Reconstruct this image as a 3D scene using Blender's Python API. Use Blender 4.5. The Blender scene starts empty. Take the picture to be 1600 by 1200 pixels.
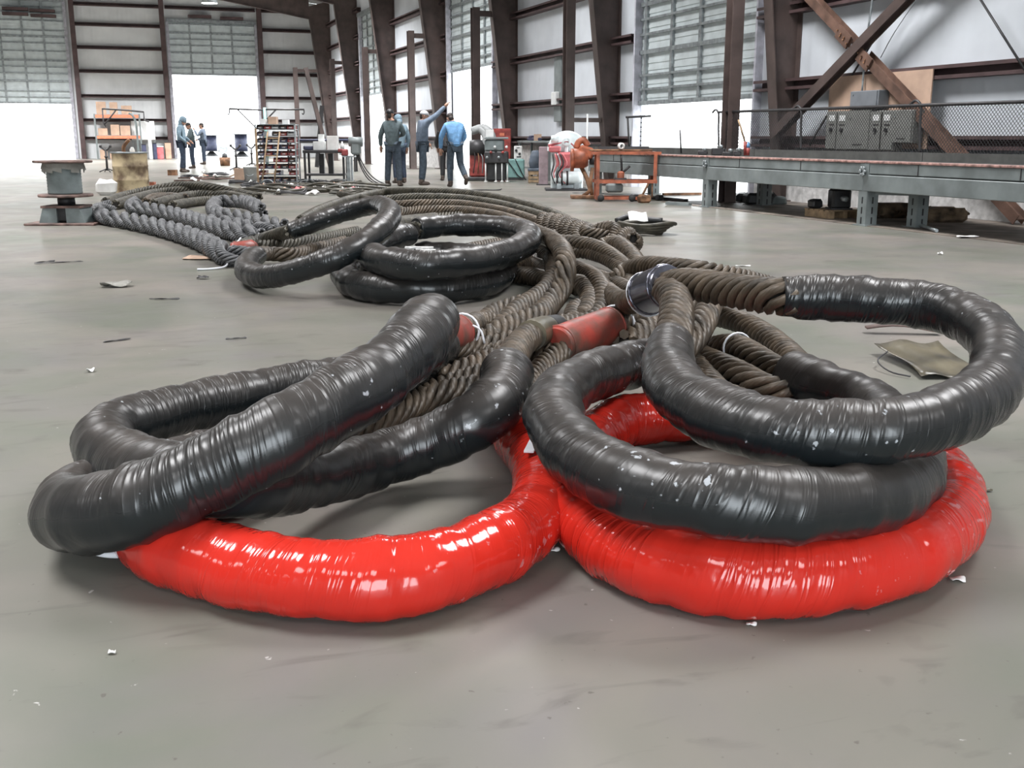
import bpy, bmesh, math, random
import numpy as np
from mathutils import Vector, Matrix, Quaternion

random.seed(7)
rng = np.random.default_rng(7)
C = bpy.context.scene.collection
S = bpy.context.scene
PI = math.pi

# ------------------------------------------------------------------ camera, world, lights, exposure
FPX = 1650.0            # focal length in pixels of the 1600x1200 frame
HC = 1.13               # eye height
PITCH = math.atan(386 / FPX)
YAW = math.radians(20.1)

cam_data = bpy.data.cameras.new('camera')
cam_data.sensor_width = 36.0
cam_data.lens = 36.0 * FPX / 1600.0
cam_data.clip_end = 500
cam = bpy.data.objects.new('camera', cam_data)
C.objects.link(cam)
cam.location = (0, 0, HC)
cam.rotation_euler = (PI / 2 - PITCH, 0, -YAW)
S.camera = cam

world = bpy.data.worlds.new('sky')
S.world = world
world.use_nodes = True
wn = world.node_tree.nodes
wn['Background'].inputs[0].default_value = (0.93, 0.975, 1.0, 1)
wn['Background'].inputs[1].default_value = 9.0

def area_light(name, loc, rot, sx, sy, power, col, disk=False):
    d = bpy.data.lights.new(name, 'AREA')
    d.shape = 'DISK' if disk else 'RECTANGLE'
    d.size = sx
    d.size_y = sy
    d.energy = power
    d.color = col
    o = bpy.data.objects.new(name, d)
    C.objects.link(o)
    o.location = loc
    o.rotation_euler = rot
    return o

# daylight coming in at the big door behind the photographer
area_light('back_door_daylight', (-1.2, -8.5, 2.45), (-PI / 2, 0, PI), 6.4, 4.6, 900, (0.80, 0.91, 1.0))
# rows of high bay lamps under the roof
for ix, x in enumerate((-14.0, -3.4, 6.6)):
    for iy, y in enumerate((-5, 4, 14, 24, 34, 44, 54)):
        lamp = area_light('high_bay_light', (x, y, 7.7), (0, 0, 0), 3.4, 3.4, (430, 880, 1150, 1100, 1300, 1900, 3300)[iy], (0.99, 0.99, 1.0), True)
        lamp.data.spread = math.radians(135)      # reflectors cut the light off sideways

S.view_settings.view_transform = 'Standard'
S.view_settings.look = 'None'
S.view_settings.gamma = 1.0
S.view_settings.use_curve_mapping = False
S.view_settings.exposure = -0.55

# ------------------------------------------------------------------ placing helpers
def ray(x, y):
    u = (x - 800) / FPX
    v = (600 - y) / FPX
    c, s = math.cos(PITCH), math.sin(PITCH)
    f = c + v * s
    up = -s + v * c
    return (u * math.cos(YAW) + f * math.sin(YAW), -u * math.sin(YAW) + f * math.cos(YAW), up)

def g(x, y, z=0.0):
    r = ray(x, y)
    t = (z - HC) / r[2]
    return Vector((r[0] * t, r[1] * t, z))

def atX(x, y, X):
    r = ray(x, y)
    t = X / r[0]
    return Vector((X, r[1] * t, HC + r[2] * t))

def atY(x, y, Y):
    r = ray(x, y)
    t = Y / r[1]
    return Vector((r[0] * t, Y, HC + r[2] * t))

def on(x, y, base):
    """the point above ground point base (a Vector), seen at row y"""
    d = math.hypot(base[0], base[1])
    r = ray(x, y)
    t = d / math.hypot(r[0], r[1])
    return HC + r[2] * t

# ------------------------------------------------------------------ materials
def mat(name, col, rough=0.6, metal=0.0, var=0.12, scale=6.0, bump=0.0, bscale=40.0, col2=None, spec=0.5, mix2=None, emit=None):
    m = bpy.data.materials.new(name)
    m.use_nodes = True
    nt = m.node_tree
    b = nt.nodes['Principled BSDF']
    b.inputs['Roughness'].default_value = rough
    b.inputs['Metallic'].default_value = metal
    b.inputs['Specular IOR Level'].default_value = spec
    tc = nt.nodes.new('ShaderNodeTexCoord')
    nz = nt.nodes.new('ShaderNodeTexNoise')
    nz.inputs['Scale'].default_value = scale
    nz.inputs['Detail'].default_value = 5
    nt.links.new(tc.outputs['Object'], nz.inputs['Vector'])
    rp = nt.nodes.new('ShaderNodeValToRGB')
    c2 = col2 if col2 else tuple(max(0, c * (1 - 2.2 * var)) for c in col)
    c1 = col if col2 else tuple(min(1, c * (1 + var)) for c in col)
    lo, hi = mix2 if mix2 else (0.35, 0.65)
    rp.color_ramp.elements[0].position = lo
    rp.color_ramp.elements[0].color = (*c2, 1)
    rp.color_ramp.elements[1].position = hi
    rp.color_ramp.elements[1].color = (*c1, 1)
    nt.links.new(nz.outputs['Fac'], rp.inputs['Fac'])
    nt.links.new(rp.outputs['Color'], b.inputs['Base Color'])
    if bump:
        n2 = nt.nodes.new('ShaderNodeTexNoise')
        n2.inputs['Scale'].default_value = bscale
        n2.inputs['Detail'].default_value = 4
        nt.links.new(tc.outputs['Object'], n2.inputs['Vector'])
        bp = nt.nodes.new('ShaderNodeBump')
        bp.inputs['Strength'].default_value = bump
        bp.inputs['Distance'].default_value = 0.01
        nt.links.new(n2.outputs['Fac'], bp.inputs['Height'])
        nt.links.new(bp.outputs['Normal'], b.inputs['Normal'])
    if emit:
        b.inputs['Emission Color'].default_value = (*emit[0], 1)
        b.inputs['Emission Strength'].default_value = emit[1]
    return m

def node(nt, t, **kw):
    n = nt.nodes.new(t)
    for k, v in kw.items():
        setattr(n, k, v)
    return n

def math_node(nt, op, a, b=None):
    n = node(nt, 'ShaderNodeMath', operation=op)
    for i, x in enumerate((a, b)):
        if x is None:
            continue
        if isinstance(x, (int, float)):
            n.inputs[i].default_value = x
        else:
            nt.links.new(x, n.inputs[i])
    return n.outputs[0]

def wrap_material(name, col, rough, dust, dust_col, fleck, wr=0.7):
    """plastic film wound round an eye: creases run round the tube, dust lies on top"""
    m = bpy.data.materials.new(name)
    m.use_nodes = True
    nt = m.node_tree
    L = nt.links.new
    b = nt.nodes['Principled BSDF']
    uv = node(nt, 'ShaderNodeUVMap')
    sep = node(nt, 'ShaderNodeSeparateXYZ')
    L(uv.outputs[0], sep.inputs[0])
    u, v = sep.outputs[0], sep.outputs[1]
    def streak(ku, kv, tilt, detail, off):
        a = math_node(nt, 'ADD', math_node(nt, 'MULTIPLY', u, ku), math_node(nt, 'MULTIPLY', v, tilt))
        a = math_node(nt, 'ADD', a, off)
        c = node(nt, 'ShaderNodeCombineXYZ')
        L(a, c.inputs[0])
        L(math_node(nt, 'MULTIPLY', v, kv), c.inputs[1])
        n = node(nt, 'ShaderNodeTexNoise')
        n.inputs['Scale'].default_value = 1.0
        n.inputs['Detail'].default_value = detail
        n.inputs['Distortion'].default_value = 0.5
        L(c.outputs[0], n.inputs['Vector'])
        return n.outputs['Fac']
    s1 = streak(34, 1.7, 4.5, 2, 0)
    s2 = streak(11, 1.3, -3, 2, 7)
    s3 = streak(85, 3.5, 9, 2, 3)
    # sharp creases: ridges of the noise
    r1 = math_node(nt, 'ABSOLUTE', math_node(nt, 'SUBTRACT', s1, 0.5))
    r1 = math_node(nt, 'POWER', math_node(nt, 'SUBTRACT', 1.0, math_node(nt, 'MULTIPLY', r1, 4.0)), 3.0)
    # the film is drawn tight in places: creases come and go along the tube
    s4 = streak(3.2, 1.1, 1.5, 1, 13)
    mk = node(nt, 'ShaderNodeMapRange')
    mk.inputs['From Min'].default_value = 0.42
    mk.inputs['From Max'].default_value = 0.66
    mk.inputs['To Min'].default_value = 0.12
    L(s4, mk.inputs['Value'])
    h = math_node(nt, 'ADD', math_node(nt, 'MULTIPLY', r1, 0.42), math_node(nt, 'MULTIPLY', s3, 0.12))
    h = math_node(nt, 'ADD', math_node(nt, 'MULTIPLY', h, mk.outputs[0]), math_node(nt, 'MULTIPLY', s2, 0.75))
    # overlapping winding seams
    sw = math_node(nt, 'FRACT', math_node(nt, 'ADD', math_node(nt, 'MULTIPLY', u, 9.0), math_node(nt, 'MULTIPLY', v, 1.6)))
    h = math_node(nt, 'ADD', h, math_node(nt, 'MULTIPLY', sw, 0.25))
    bp = node(nt, 'ShaderNodeBump')
    bp.inputs['Strength'].default_value = wr
    bp.inputs['Distance'].default_value = 0.012
    L(h, bp.inputs['Height'])
    L(bp.outputs[0], b.inputs['Normal'])
    tc = node(nt, 'ShaderNodeTexCoord')
    n1 = node(nt, 'ShaderNodeTexNoise')
    n1.inputs['Scale'].default_value = 5.0
    n1.inputs['Detail'].default_value = 6
    L(tc.outputs['Object'], n1.inputs['Vector'])
    geo = node(nt, 'ShaderNodeNewGeometry')
    sg = node(nt, 'ShaderNodeSeparateXYZ')
    L(geo.outputs['Normal'], sg.inputs[0])
    up = node(nt, 'ShaderNodeMapRange')
    up.inputs['From Min'].default_value = -0.05
    up.inputs['From Max'].default_value = 1.0
    L(sg.outputs[2], up.inputs['Value'])
    d = math_node(nt, 'MULTIPLY', up.outputs[0], math_node(nt, 'ADD', math_node(nt, 'MULTIPLY', n1.outputs['Fac'], 1.2), 0.1))
    d = math_node(nt, 'MULTIPLY', d, dust)
    base = node(nt, 'ShaderNodeMix', data_type='RGBA')
    base.inputs['A'].default_value = (*col, 1)
    base.inputs['B'].default_value = (*dust_col, 1)
    L(d, base.inputs['Factor'])
    # pale flecks and scuffs
    n2 = node(nt, 'ShaderNodeTexNoise')
    n2.inputs['Scale'].default_value = 34.0
    n2.inputs['Detail'].default_value = 4
    L(tc.outputs['Object'], n2.inputs['Vector'])
    n3 = node(nt, 'ShaderNodeTexNoise')
    n3.inputs['Scale'].default_value = 2.3
    L(tc.outputs['Object'], n3.inputs['Vector'])
    fl = node(nt, 'ShaderNodeMapRange')
    fl.inputs['From Min'].default_value = 0.70
    fl.inputs['From Max'].default_value = 0.74
    L(math_node(nt, 'ADD', n2.outputs['Fac'], math_node(nt, 'MULTIPLY', math_node(nt, 'SUBTRACT', n3.outputs['Fac'], 0.55), 0.55)), fl.inputs['Value'])
    fin = node(nt, 'ShaderNodeMix', data_type='RGBA')
    L(base.outputs['Result'], fin.inputs['A'])
    fin.inputs['B'].default_value = (0.5, 0.52, 0.55, 1)
    L(math_node(nt, 'MULTIPLY', fl.outputs[0], fleck), fin.inputs['Factor'])
    L(fin.outputs['Result'], b.inputs['Base Color'])
    ro = math_node(nt, 'ADD', rough, math_node(nt, 'MULTIPLY', d, 0.4))
    L(ro, b.inputs['Roughness'])
    b.inputs['Specular IOR Level'].default_value = 0.5
    return m

def strand_material(name, c1, c2):
    m = bpy.data.materials.new(name)
    m.use_nodes = True
    nt = m.node_tree
    L = nt.links.new
    b = nt.nodes['Principled BSDF']
    uv = node(nt, 'ShaderNodeUVMap')
    sep = node(nt, 'ShaderNodeSeparateXYZ')
    L(uv.outputs[0], sep.inputs[0])
    w = math_node(nt, 'SINE', math_node(nt, 'ADD', math_node(nt, 'MULTIPLY', sep.outputs[0], 210.0), math_node(nt, 'MULTIPLY', sep.outputs[1], 2 * PI * 9)))
    bp = node(nt, 'ShaderNodeBump')
    bp.inputs['Strength'].default_value = 0.15
    bp.inputs['Distance'].default_value = 0.003
    L(w, bp.inputs['Height'])
    L(bp.outputs[0], b.inputs['Normal'])
    tc = node(nt, 'ShaderNodeTexCoord')
    n1 = node(nt, 'ShaderNodeTexNoise')
    n1.inputs['Scale'].default_value = 9
    n1.inputs['Detail'].default_value = 6
    L(tc.outputs['Object'], n1.inputs['Vector'])
    rp = node(nt, 'ShaderNodeValToRGB')
    rp.color_ramp.elements[0].position = 0.35
    rp.color_ramp.elements[0].color = (*c2, 1)
    rp.color_ramp.elements[1].position = 0.68
    rp.color_ramp.elements[1].color = (*c1, 1)
    L(n1.outputs['Fac'], rp.inputs['Fac'])
    L(rp.outputs[0], b.inputs['Base Color'])
    b.inputs['Roughness'].default_value = 0.5
    b.inputs['Metallic'].default_value = 0.15
    return m

def floor_material():
    m = bpy.data.materials.new('polished_concrete')
    m.use_nodes = True
    nt = m.node_tree
    L = nt.links.new
    b = nt.nodes['Principled BSDF']
    tc = node(nt, 'ShaderNodeTexCoord')
    def noise(scale, detail=5, dist=0.0, sx=1, sy=1):
        mp = node(nt, 'ShaderNodeMapping')
        mp.inputs['Scale'].default_value = (sx, sy, 1)
        mp.inputs['Rotation'].default_value = (0, 0, 0.6)
        L(tc.outputs['Object'], mp.inputs[0])
        n = node(nt, 'ShaderNodeTexNoise')
        n.inputs['Scale'].default_value = scale
        n.inputs['Detail'].default_value = detail
        n.inputs['Distortion'].default_value = dist
        L(mp.outputs[0], n.inputs['Vector'])
        return n.outputs['Fac']
    def ramp(f, p0, c0, p1, c1):
        r = node(nt, 'ShaderNodeValToRGB')
        r.color_ramp.elements[0].position = p0
        r.color_ramp.elements[0].color = (*c0, 1)
        r.color_ramp.elements[1].position = p1
        r.color_ramp.elements[1].color = (*c1, 1)
        L(f, r.inputs['Fac'])
        return r.outputs[0]
    def mix(f, a, c, mode='MIX'):
        x = node(nt, 'ShaderNodeMix', data_type='RGBA', blend_type=mode)
        if isinstance(f, (int, float)):
            x.inputs['Factor'].default_value = f
        else:
            L(f, x.inputs['Factor'])
        for k, q in (('A', a), ('B', c)):
            if isinstance(q, tuple):
                x.inputs[k].default_value = (*q, 1)
            else:
                L(q, x.inputs[k])
        return x.outputs['Result']
    base = ramp(noise(0.9, 6, 0.6), 0.35, (0.150, 0.156, 0.130), 0.68, (0.232, 0.206, 0.186))
    base = mix(ramp(noise(1.7, 6, 0.8), 0.45, (0, 0, 0), 0.75, (0.8, 0.8, 0.8)), base, (0.172, 0.160, 0.156))
    # trodden-in dark smears
    sm = ramp(noise(3.0, 7, 1.4, 1.0, 2.6), 0.58, (0, 0, 0), 0.80, (0.7, 0.7, 0.7))
    base = mix(sm, base, (0.105, 0.095, 0.088))
    spot = ramp(noise(34, 3), 0.70, (0, 0, 0), 0.75, (0.7, 0.7, 0.7))
    base = mix(spot, base, (0.10, 0.09, 0.08))
    white = ramp(noise(27, 3, 0.3), 0.735, (0, 0, 0), 0.77, (0.6, 0.6, 0.6))
    base = mix(white, base, (0.62, 0.60, 0.58))
    L(base, b.inputs['Base Color'])
    ro = node(nt, 'ShaderNodeMapRange')
    ro.inputs['To Min'].default_value = 0.22
    ro.inputs['To Max'].default_value = 0.44
    L(noise(2.2, 5, 0.5), ro.inputs['Value'])
    L(ro.outputs[0], b.inputs['Roughness'])
    b.inputs['Specular IOR Level'].default_value = 0.07
    bp = node(nt, 'ShaderNodeBump')
    bp.inputs['Strength'].default_value = 0.015
    bp.inputs['Distance'].default_value = 0.01
    L(noise(14, 6), bp.inputs['Height'])
    L(bp.outputs[0], b.inputs['Normal'])
    return m

def wall_material(name, col, ribs, axis):
    m = bpy.data.materials.new(name)
    m.use_nodes = True
    nt = m.node_tree
    L = nt.links.new
    b = nt.nodes['Principled BSDF']
    b.inputs['Roughness'].default_value = 0.6
    tc = node(nt, 'ShaderNodeTexCoord')
    sp = node(nt, 'ShaderNodeSeparateXYZ')
    L(tc.outputs['Object'], sp.inputs[0])
    s = math_node(nt, 'SINE', math_node(nt, 'MULTIPLY', sp.outputs[axis], 2 * PI / ribs))
    n = node(nt, 'ShaderNodeTexNoise')
    n.inputs['Scale'].default_value = 1.3
    n.inputs['Detail'].default_value = 5
    L(tc.outputs['Object'], n.inputs['Vector'])
    h = math_node(nt, 'ADD', math_node(nt, 'MULTIPLY', math_node(nt, 'POWER', math_node(nt, 'ABSOLUTE', s), 8.0), 0.6), math_node(nt, 'MULTIPLY', n.outputs['Fac'], 1.5))
    bp = node(nt, 'ShaderNodeBump')
    bp.inputs['Strength'].default_value = 0.35
    bp.inputs['Distance'].default_value = 0.03
    L(h, bp.inputs['Height'])
    L(bp.outputs[0], b.inputs['Normal'])
    rp = node(nt, 'ShaderNodeValToRGB')
    rp.color_ramp.elements[0].position = 0.3
    rp.color_ramp.elements[0].color = (*[c * 0.86 for c in col], 1)
    rp.color_ramp.elements[1].position = 0.7
    rp.color_ramp.elements[1].color = (*col, 1)
    L(n.outputs['Fac'], rp.inputs['Fac'])
    L(rp.outputs[0], b.inputs['Base Color'])
    return m

M = {}
M['floor'] = floor_material()
M['wall_x'] = wall_material('white_insulation_side', (0.67, 0.705, 0.75), 0.9, 1)
M['wall_y'] = wall_material('white_insulation_end', (0.74, 0.76, 0.77), 0.9, 0)
M['red_wrap'] = wrap_material('red_film', (0.50, 0.020, 0.012), 0.10, 0.08, (0.5, 0.12, 0.08), 0.25, 0.55)
M['black_wrap'] = wrap_material('black_film', (0.009, 0.012, 0.0135), 0.25, 0.46, (0.105, 0.080, 0.066), 0.7, 0.5)
M['strand'] = strand_material('oiled_steel_strand', (0.105, 0.077, 0.052), (0.036, 0.027, 0.018))
M['strand_dark'] = strand_material('dark_oiled_strand', (0.085, 0.075, 0.055), (0.022, 0.02, 0.014))
M['strand_grey'] = strand_material('grey_steel_strand', (0.15, 0.15, 0.155), (0.06, 0.062, 0.066))
M['core'] = mat('rope_core', (0.012, 0.010, 0.008), 0.9)
M['sleeve_red'] = mat('red_painted_sleeve', (0.36, 0.05, 0.035), 0.45, 0.0, 0.25, 9, 0.2, 30, col2=(0.12, 0.06, 0.045))
M['sleeve_steel'] = mat('dark_steel_sleeve', (0.26, 0.26, 0.31), 0.18, 0.9, 0.2, 7)
M['white_tie'] = mat('white_plastic', (0.75, 0.76, 0.8), 0.4, 0, 0.05)
M['brown_steel'] = mat('brown_primed_steel', (0.085, 0.06, 0.054), 0.55, 0.0, 0.15, 2.5)
M['girt'] = mat('girt_primer', (0.085, 0.052, 0.052), 0.6, 0.0, 0.15, 3)
M['brace'] = mat('brace_primer', (0.15, 0.085, 0.062), 0.6, 0.0, 0.2, 4)
M['door_steel'] = mat('door_sheet', (0.60, 0.66, 0.67), 0.45, 0.1, 0.06, 3)
M['galv'] = mat('galvanised', (0.34, 0.37, 0.38), 0.4, 0.5, 0.15, 8)
M['jamb'] = mat('door_jamb', (0.5, 0.5, 0.56), 0.5)
M['bed_grey'] = mat('bed_grey_paint', (0.20, 0.225, 0.225), 0.5, 0.1, 0.12, 3)
M['bed_deck'] = mat('bed_deck', (0.10, 0.10, 0.095), 0.6, 0.2)
M['pink_edge'] = mat('worn_red_edge', (0.42, 0.24, 0.21), 0.55, 0.0, 0.3, 12)
M['cab_grey'] = mat('cabinet_grey', (0.21, 0.215, 0.20), 0.5, 0.1, 0.05)
M['box_grey'] = mat('breaker_grey', (0.20, 0.215, 0.235), 0.5, 0.1, 0.05)
M['plywood'] = mat('plywood', (0.52, 0.36, 0.27), 0.7, 0, 0.08, 3)
M['white'] = mat('white_paint', (0.72, 0.73, 0.72), 0.5, 0, 0.05)
M['paper'] = mat('paper', (0.75, 0.74, 0.72), 0.8, 0, 0.05)
M['black'] = mat('black_paint', (0.02, 0.02, 0.022), 0.5)
M['dark'] = mat('dark_steel', (0.05, 0.048, 0.05), 0.5, 0.3)
M['rust'] = mat('rusty_steel', (0.25, 0.13, 0.07), 0.75, 0.1, 0.3, 7)
M['orange'] = mat('orange_paint', (0.34, 0.095, 0.045), 0.5, 0, 0.25, 6)
M['orange_rack'] = mat('orange_beam', (0.72, 0.22, 0.12), 0.5, 0, 0.08)
M['carton'] = mat('cardboard', (0.48, 0.33, 0.24), 0.8, 0, 0.1, 3)
M['drum_tan'] = mat('tan_drum', (0.50, 0.40, 0.25), 0.6, 0, 0.2, 3.2, 0, 40, col2=(0.13, 0.085, 0.05), mix2=(0.40, 0.58))
M['reel_grey'] = mat('reel_grey', (0.17, 0.20, 0.20), 0.55, 0, 0.12, 5, 0.2, 50)
M['reel_brown'] = mat('reel_flange', (0.16, 0.10, 0.085), 0.65, 0, 0.3, 6)
M['blue_bin'] = mat('dark_bin', (0.05, 0.055, 0.10), 0.5)
M['red_bin'] = mat('red_bin', (0.26, 0.05, 0.05), 0.5)
M['card'] = mat('label_card', (0.42, 0.42, 0.42), 0.8)
M['grey_bin'] = mat('grey_bin', (0.35, 0.36, 0.36), 0.5)
M['teal'] = mat('teal_paint', (0.20, 0.36, 0.34), 0.5, 0, 0.1)
M['machine_red'] = mat('machine_red', (0.35, 0.06, 0.05), 0.5, 0, 0.25, 5)
M['machine_pink'] = mat('machine_faded_red', (0.62, 0.16, 0.17), 0.4, 0, 0.15, 5)
M['machine_white'] = mat('machine_white', (0.78, 0.85, 0.86), 0.3, 0, 0.06)
M['post_mauve'] = mat('faded_post', (0.33, 0.25, 0.27), 0.6, 0, 0.12)
M['chair_blue'] = mat('slate_fabric', (0.09, 0.11, 0.14), 0.7)
M['denim'] = mat('dark_denim', (0.03, 0.045, 0.075), 0.85, 0, 0.15, 18)
M['denim_grey'] = mat('grey_trousers', (0.055, 0.075, 0.10), 0.85, 0, 0.15, 18)
M['shirt_blue'] = mat('blue_shirt', (0.14, 0.30, 0.52), 0.8, 0, 0.12, 12)
M['shirt_grey'] = mat('grey_blue_shirt', (0.15, 0.19, 0.25), 0.85, 0, 0.12, 12)
M['shirt_slate'] = mat('slate_hoodie', (0.20, 0.28, 0.34), 0.85, 0, 0.12, 12)
M['shirt_green'] = mat('grey_green_shirt', (0.095, 0.125, 0.135), 0.85, 0, 0.12, 12)
M['skin'] = mat('skin', (0.42, 0.24, 0.17), 0.6, 0, 0.05)
M['hair'] = mat('dark_hair', (0.03, 0.022, 0.018), 0.7)
M['cap_white'] = mat('pale_cap', (0.55, 0.55, 0.56), 0.7)
M['boot'] = mat('brown_boot', (0.07, 0.05, 0.04), 0.7)
M['rubber'] = mat('rubber', (0.025, 0.025, 0.025), 0.7)
M['concrete_out'] = mat('yard_concrete', (0.62, 0.62, 0.60), 0.8)
M['block'] = mat('painted_block', (0.58, 0.57, 0.56), 0.8, 0, 0.12, 9, 0.6, 18)
M['wood'] = mat('timber', (0.36, 0.25, 0.15), 0.75, 0, 0.2, 8)
M['tarp'] = mat('brown_rope_heap', (0.13, 0.09, 0.055), 0.85, 0, 0.3, 9, 0.5, 30)
M['lamp'] = mat('lit_lens', (0.9, 0.9, 0.9), 0.4, 0, 0.0, emit=((1, 1, 0.97), 18))
M['film'] = mat('grubby_sheet', (0.10, 0.085, 0.055), 0.35, 0, 0.3, 5)
M['glass'] = mat('window_glass', (0.10, 0.14, 0.2), 0.1)
M['roof'] = mat('roof_sheet', (0.45, 0.45, 0.45), 0.6)

# ------------------------------------------------------------------ object helpers
def tag(o, label=None, cat=None, group=None, kind=None):
    if label: o['label'] = label
    if cat: o['category'] = cat
    if group: o['group'] = group
    if kind: o['kind'] = kind
    return o

def thing(name, label, cat, loc=(0, 0, 0), rz=0.0, group=None):
    o = bpy.data.objects.new(name, None)
    C.objects.link(o)
    o.location = loc
    o.rotation_euler = (0, 0, rz)
    o.empty_display_size = 0.1
    return tag(o, label, cat, group)

def copy_tree(o, parent=None):
    c = o.copy()
    C.objects.link(c)
    if parent:
        c.parent = parent
    for ch in list(o.children):
        copy_tree(ch, c)
    return c

def rotm(r):
    return Matrix.Rotation(r[2], 3, 'Z') @ Matrix.Rotation(r[1], 3, 'Y') @ Matrix.Rotation(r[0], 3, 'X')

class MB:
    def __init__(self):
        self.v, self.f, self.uv, self.sm = [], [], [], []
    def add(self, verts, faces, uvs=None, smooth=False):
        n = len(self.v)
        self.v.extend(tuple(map(float, p)) for p in verts)
        for i, f in enumerate(faces):
            self.f.append(tuple(n + k for k in f))
            self.uv.extend(uvs[i] if uvs else [(0, 0)] * len(f))
            self.sm.append(smooth)
        return self
    def box(self, c, s, r=(0, 0, 0), bev=0.0, taper=(1, 1)):
        R = rotm(r)
        c = Vector(c)
        hx, hy, hz = s[0] / 2, s[1] / 2, s[2] / 2
        b = min(bev, hx * .45, hy * .45, hz * .45)
        vs = []
        if b <= 0:
            for z, tx, ty in ((-hz, 1, 1), (hz, taper[0], taper[1])):
                for x, y in ((-hx, -hy), (hx, -hy), (hx, hy), (-hx, hy)):
                    vs.append(c + R @ Vector((x * tx, y * ty, z)))
            fs = [(3, 2, 1, 0), (4, 5, 6, 7), (0, 1, 5, 4), (1, 2, 6, 5), (2, 3, 7, 6), (3, 0, 4, 7)]
        else:
            def ring(x, y, z, q):
                return [(-x + q, -y, z), (x - q, -y, z), (x, -y + q, z), (x, y - q, z), (x - q, y, z), (-x + q, y, z), (-x, y - q, z), (-x, -y + q, z)]
            rs = [ring(hx - b, hy - b, -hz, b * .4), ring(hx, hy, -hz + b, b), ring(hx, hy, hz - b, b), ring(hx - b, hy - b, hz, b * .4)]
            for q in rs:
                vs.extend(c + R @ Vector(p) for p in q)
            fs = [tuple(range(7, -1, -1)), tuple(range(24, 32))]
            for k in range(3):
                for i in range(8):
                    j = (i + 1) % 8
                    fs.append((k * 8 + i, k * 8 + j, k * 8 + 8 + j, k * 8 + 8 + i))
        return self.add(vs, fs)
    def beam(self, p0, p1, w, h, up=(0, 0, 1)):
        p0, p1 = Vector(p0), Vector(p1)
        d = (p1 - p0).normalized()
        u = Vector(up)
        if abs(d.dot(u)) > .98:
            u = Vector((0, 1, 0))
        s = d.cross(u).normalized()
        t = s.cross(d).normalized()
        vs = []
        for p in (p0, p1):
            for a, b in ((-1, -1), (1, -1), (1, 1), (-1, 1)):
                vs.append(p + s * (a * w / 2) + t * (b * h / 2))
        return self.add(vs, [(0, 1, 2, 3), (7, 6, 5, 4), (0, 4, 5, 1), (1, 5, 6, 2), (2, 6, 7, 3), (3, 7, 4, 0)])
    def ibeam(self, p0, p1, w, h, t=0.02, up=(0, 0, 1)):
        """rolled section: two flanges and a web; up is the web direction"""
        p0, p1 = Vector(p0), Vector(p1)
        d = (p1 - p0).normalized()
        s = d.cross(Vector(up)).normalized()
        u = s.cross(d).normalized()
        self.beam(p0, p1, t, h - 2 * t, up)
        for k in (-1, 1):
            o = u * (k * (h / 2 - t / 2))
            self.beam(p0 + o, p1 + o, w, t, up)
        return self
    def tube(self, pts, r, seg=8, caps=True, closed=False):
        P = np.array([tuple(p) for p in pts], float)
        n = len(P)
        rr = np.full(n, r) if np.isscalar(r) else np.array(r, float)
        T, N, B = frames(P, closed)
        a = np.linspace(0, 2 * PI, seg, endpoint=False)
        ring = np.cos(a)[None, :, None] * N[:, None, :] + np.sin(a)[None, :, None] * B[:, None, :]
        V = P[:, None, :] + ring * rr[:, None, None]
        s = np.concatenate([[0], np.cumsum(np.linalg.norm(np.diff(P, axis=0), axis=1))])
        fs, uvs = [], []
        m = n if closed else n - 1
        for i in range(m):
            k = (i + 1) % n
            for j in range(seg):
                q = (j + 1) % seg
                fs.append((i * seg + j, i * seg + q, k * seg + q, k * seg + j))
                s1 = s[i + 1] if i + 1 < n else s[-1] + 0.02
                uvs.append([(s[i], j / seg), (s[i], (j + 1) / seg), (s1, (j + 1) / seg), (s1, j / seg)])
        self.add(V.reshape(-1, 3), fs, uvs, True)
        if caps and not closed:
            b = len(self.v) - n * seg
            for base, rev in ((0, True), ((n - 1) * seg, False)):
                f = [b + base + j for j in range(seg)]
                self.f.append(tuple(reversed(f)) if rev else tuple(f))
                self.uv.extend([(0, 0)] * seg)
                self.sm.append(False)
        return self
    def cyl(self, p0, p1, r0, r1=None, seg=16):
        r1 = r0 if r1 is None else r1
        return self.tube([p0, p1], [r0, r1], seg)
    def lathe(self, prof, c=(0, 0, 0), axis='Z', seg=24, arc=2 * PI, a0=0.0, smooth=True):
        """prof: (radius, height) pairs"""
        full = abs(arc - 2 * PI) < 1e-6
        k = seg if full else seg + 1
        vs = []
        for i in range(k):
            a = a0 + arc * i / seg
            for r, h in prof:
                p = (r * math.cos(a), r * math.sin(a), h)
                if axis == 'X': p = (p[2], p[0], p[1])
                elif axis == 'Y': p = (p[1], p[2], p[0])
                vs.append((p[0] + c[0], p[1] + c[1], p[2] + c[2]))
        n = len(prof)
        fs = []
        for i in range(seg):
            j = (i + 1) % k
            for q in range(n - 1):
                fs.append((i * n + q, j * n + q, j * n + q + 1, i * n + q + 1))
        return self.add(vs, fs, None, smooth)
    def prism(self, poly, h0, h1, axis='Y'):
        """polygon extruded along an axis"""
        n = len(poly)
        vs = []
        for h in (h0, h1):
            for a, b in poly:
                vs.append({'Y': (a, h, b), 'X': (h, a, b), 'Z': (a, b, h)}[axis])
        fs = [tuple(range(n)), tuple(range(2 * n - 1, n - 1, -1))]
        for i in range(n):
            j = (i + 1) % n
            fs.append((j, i, n + i, n + j))
        return self.add(vs, fs)
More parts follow.
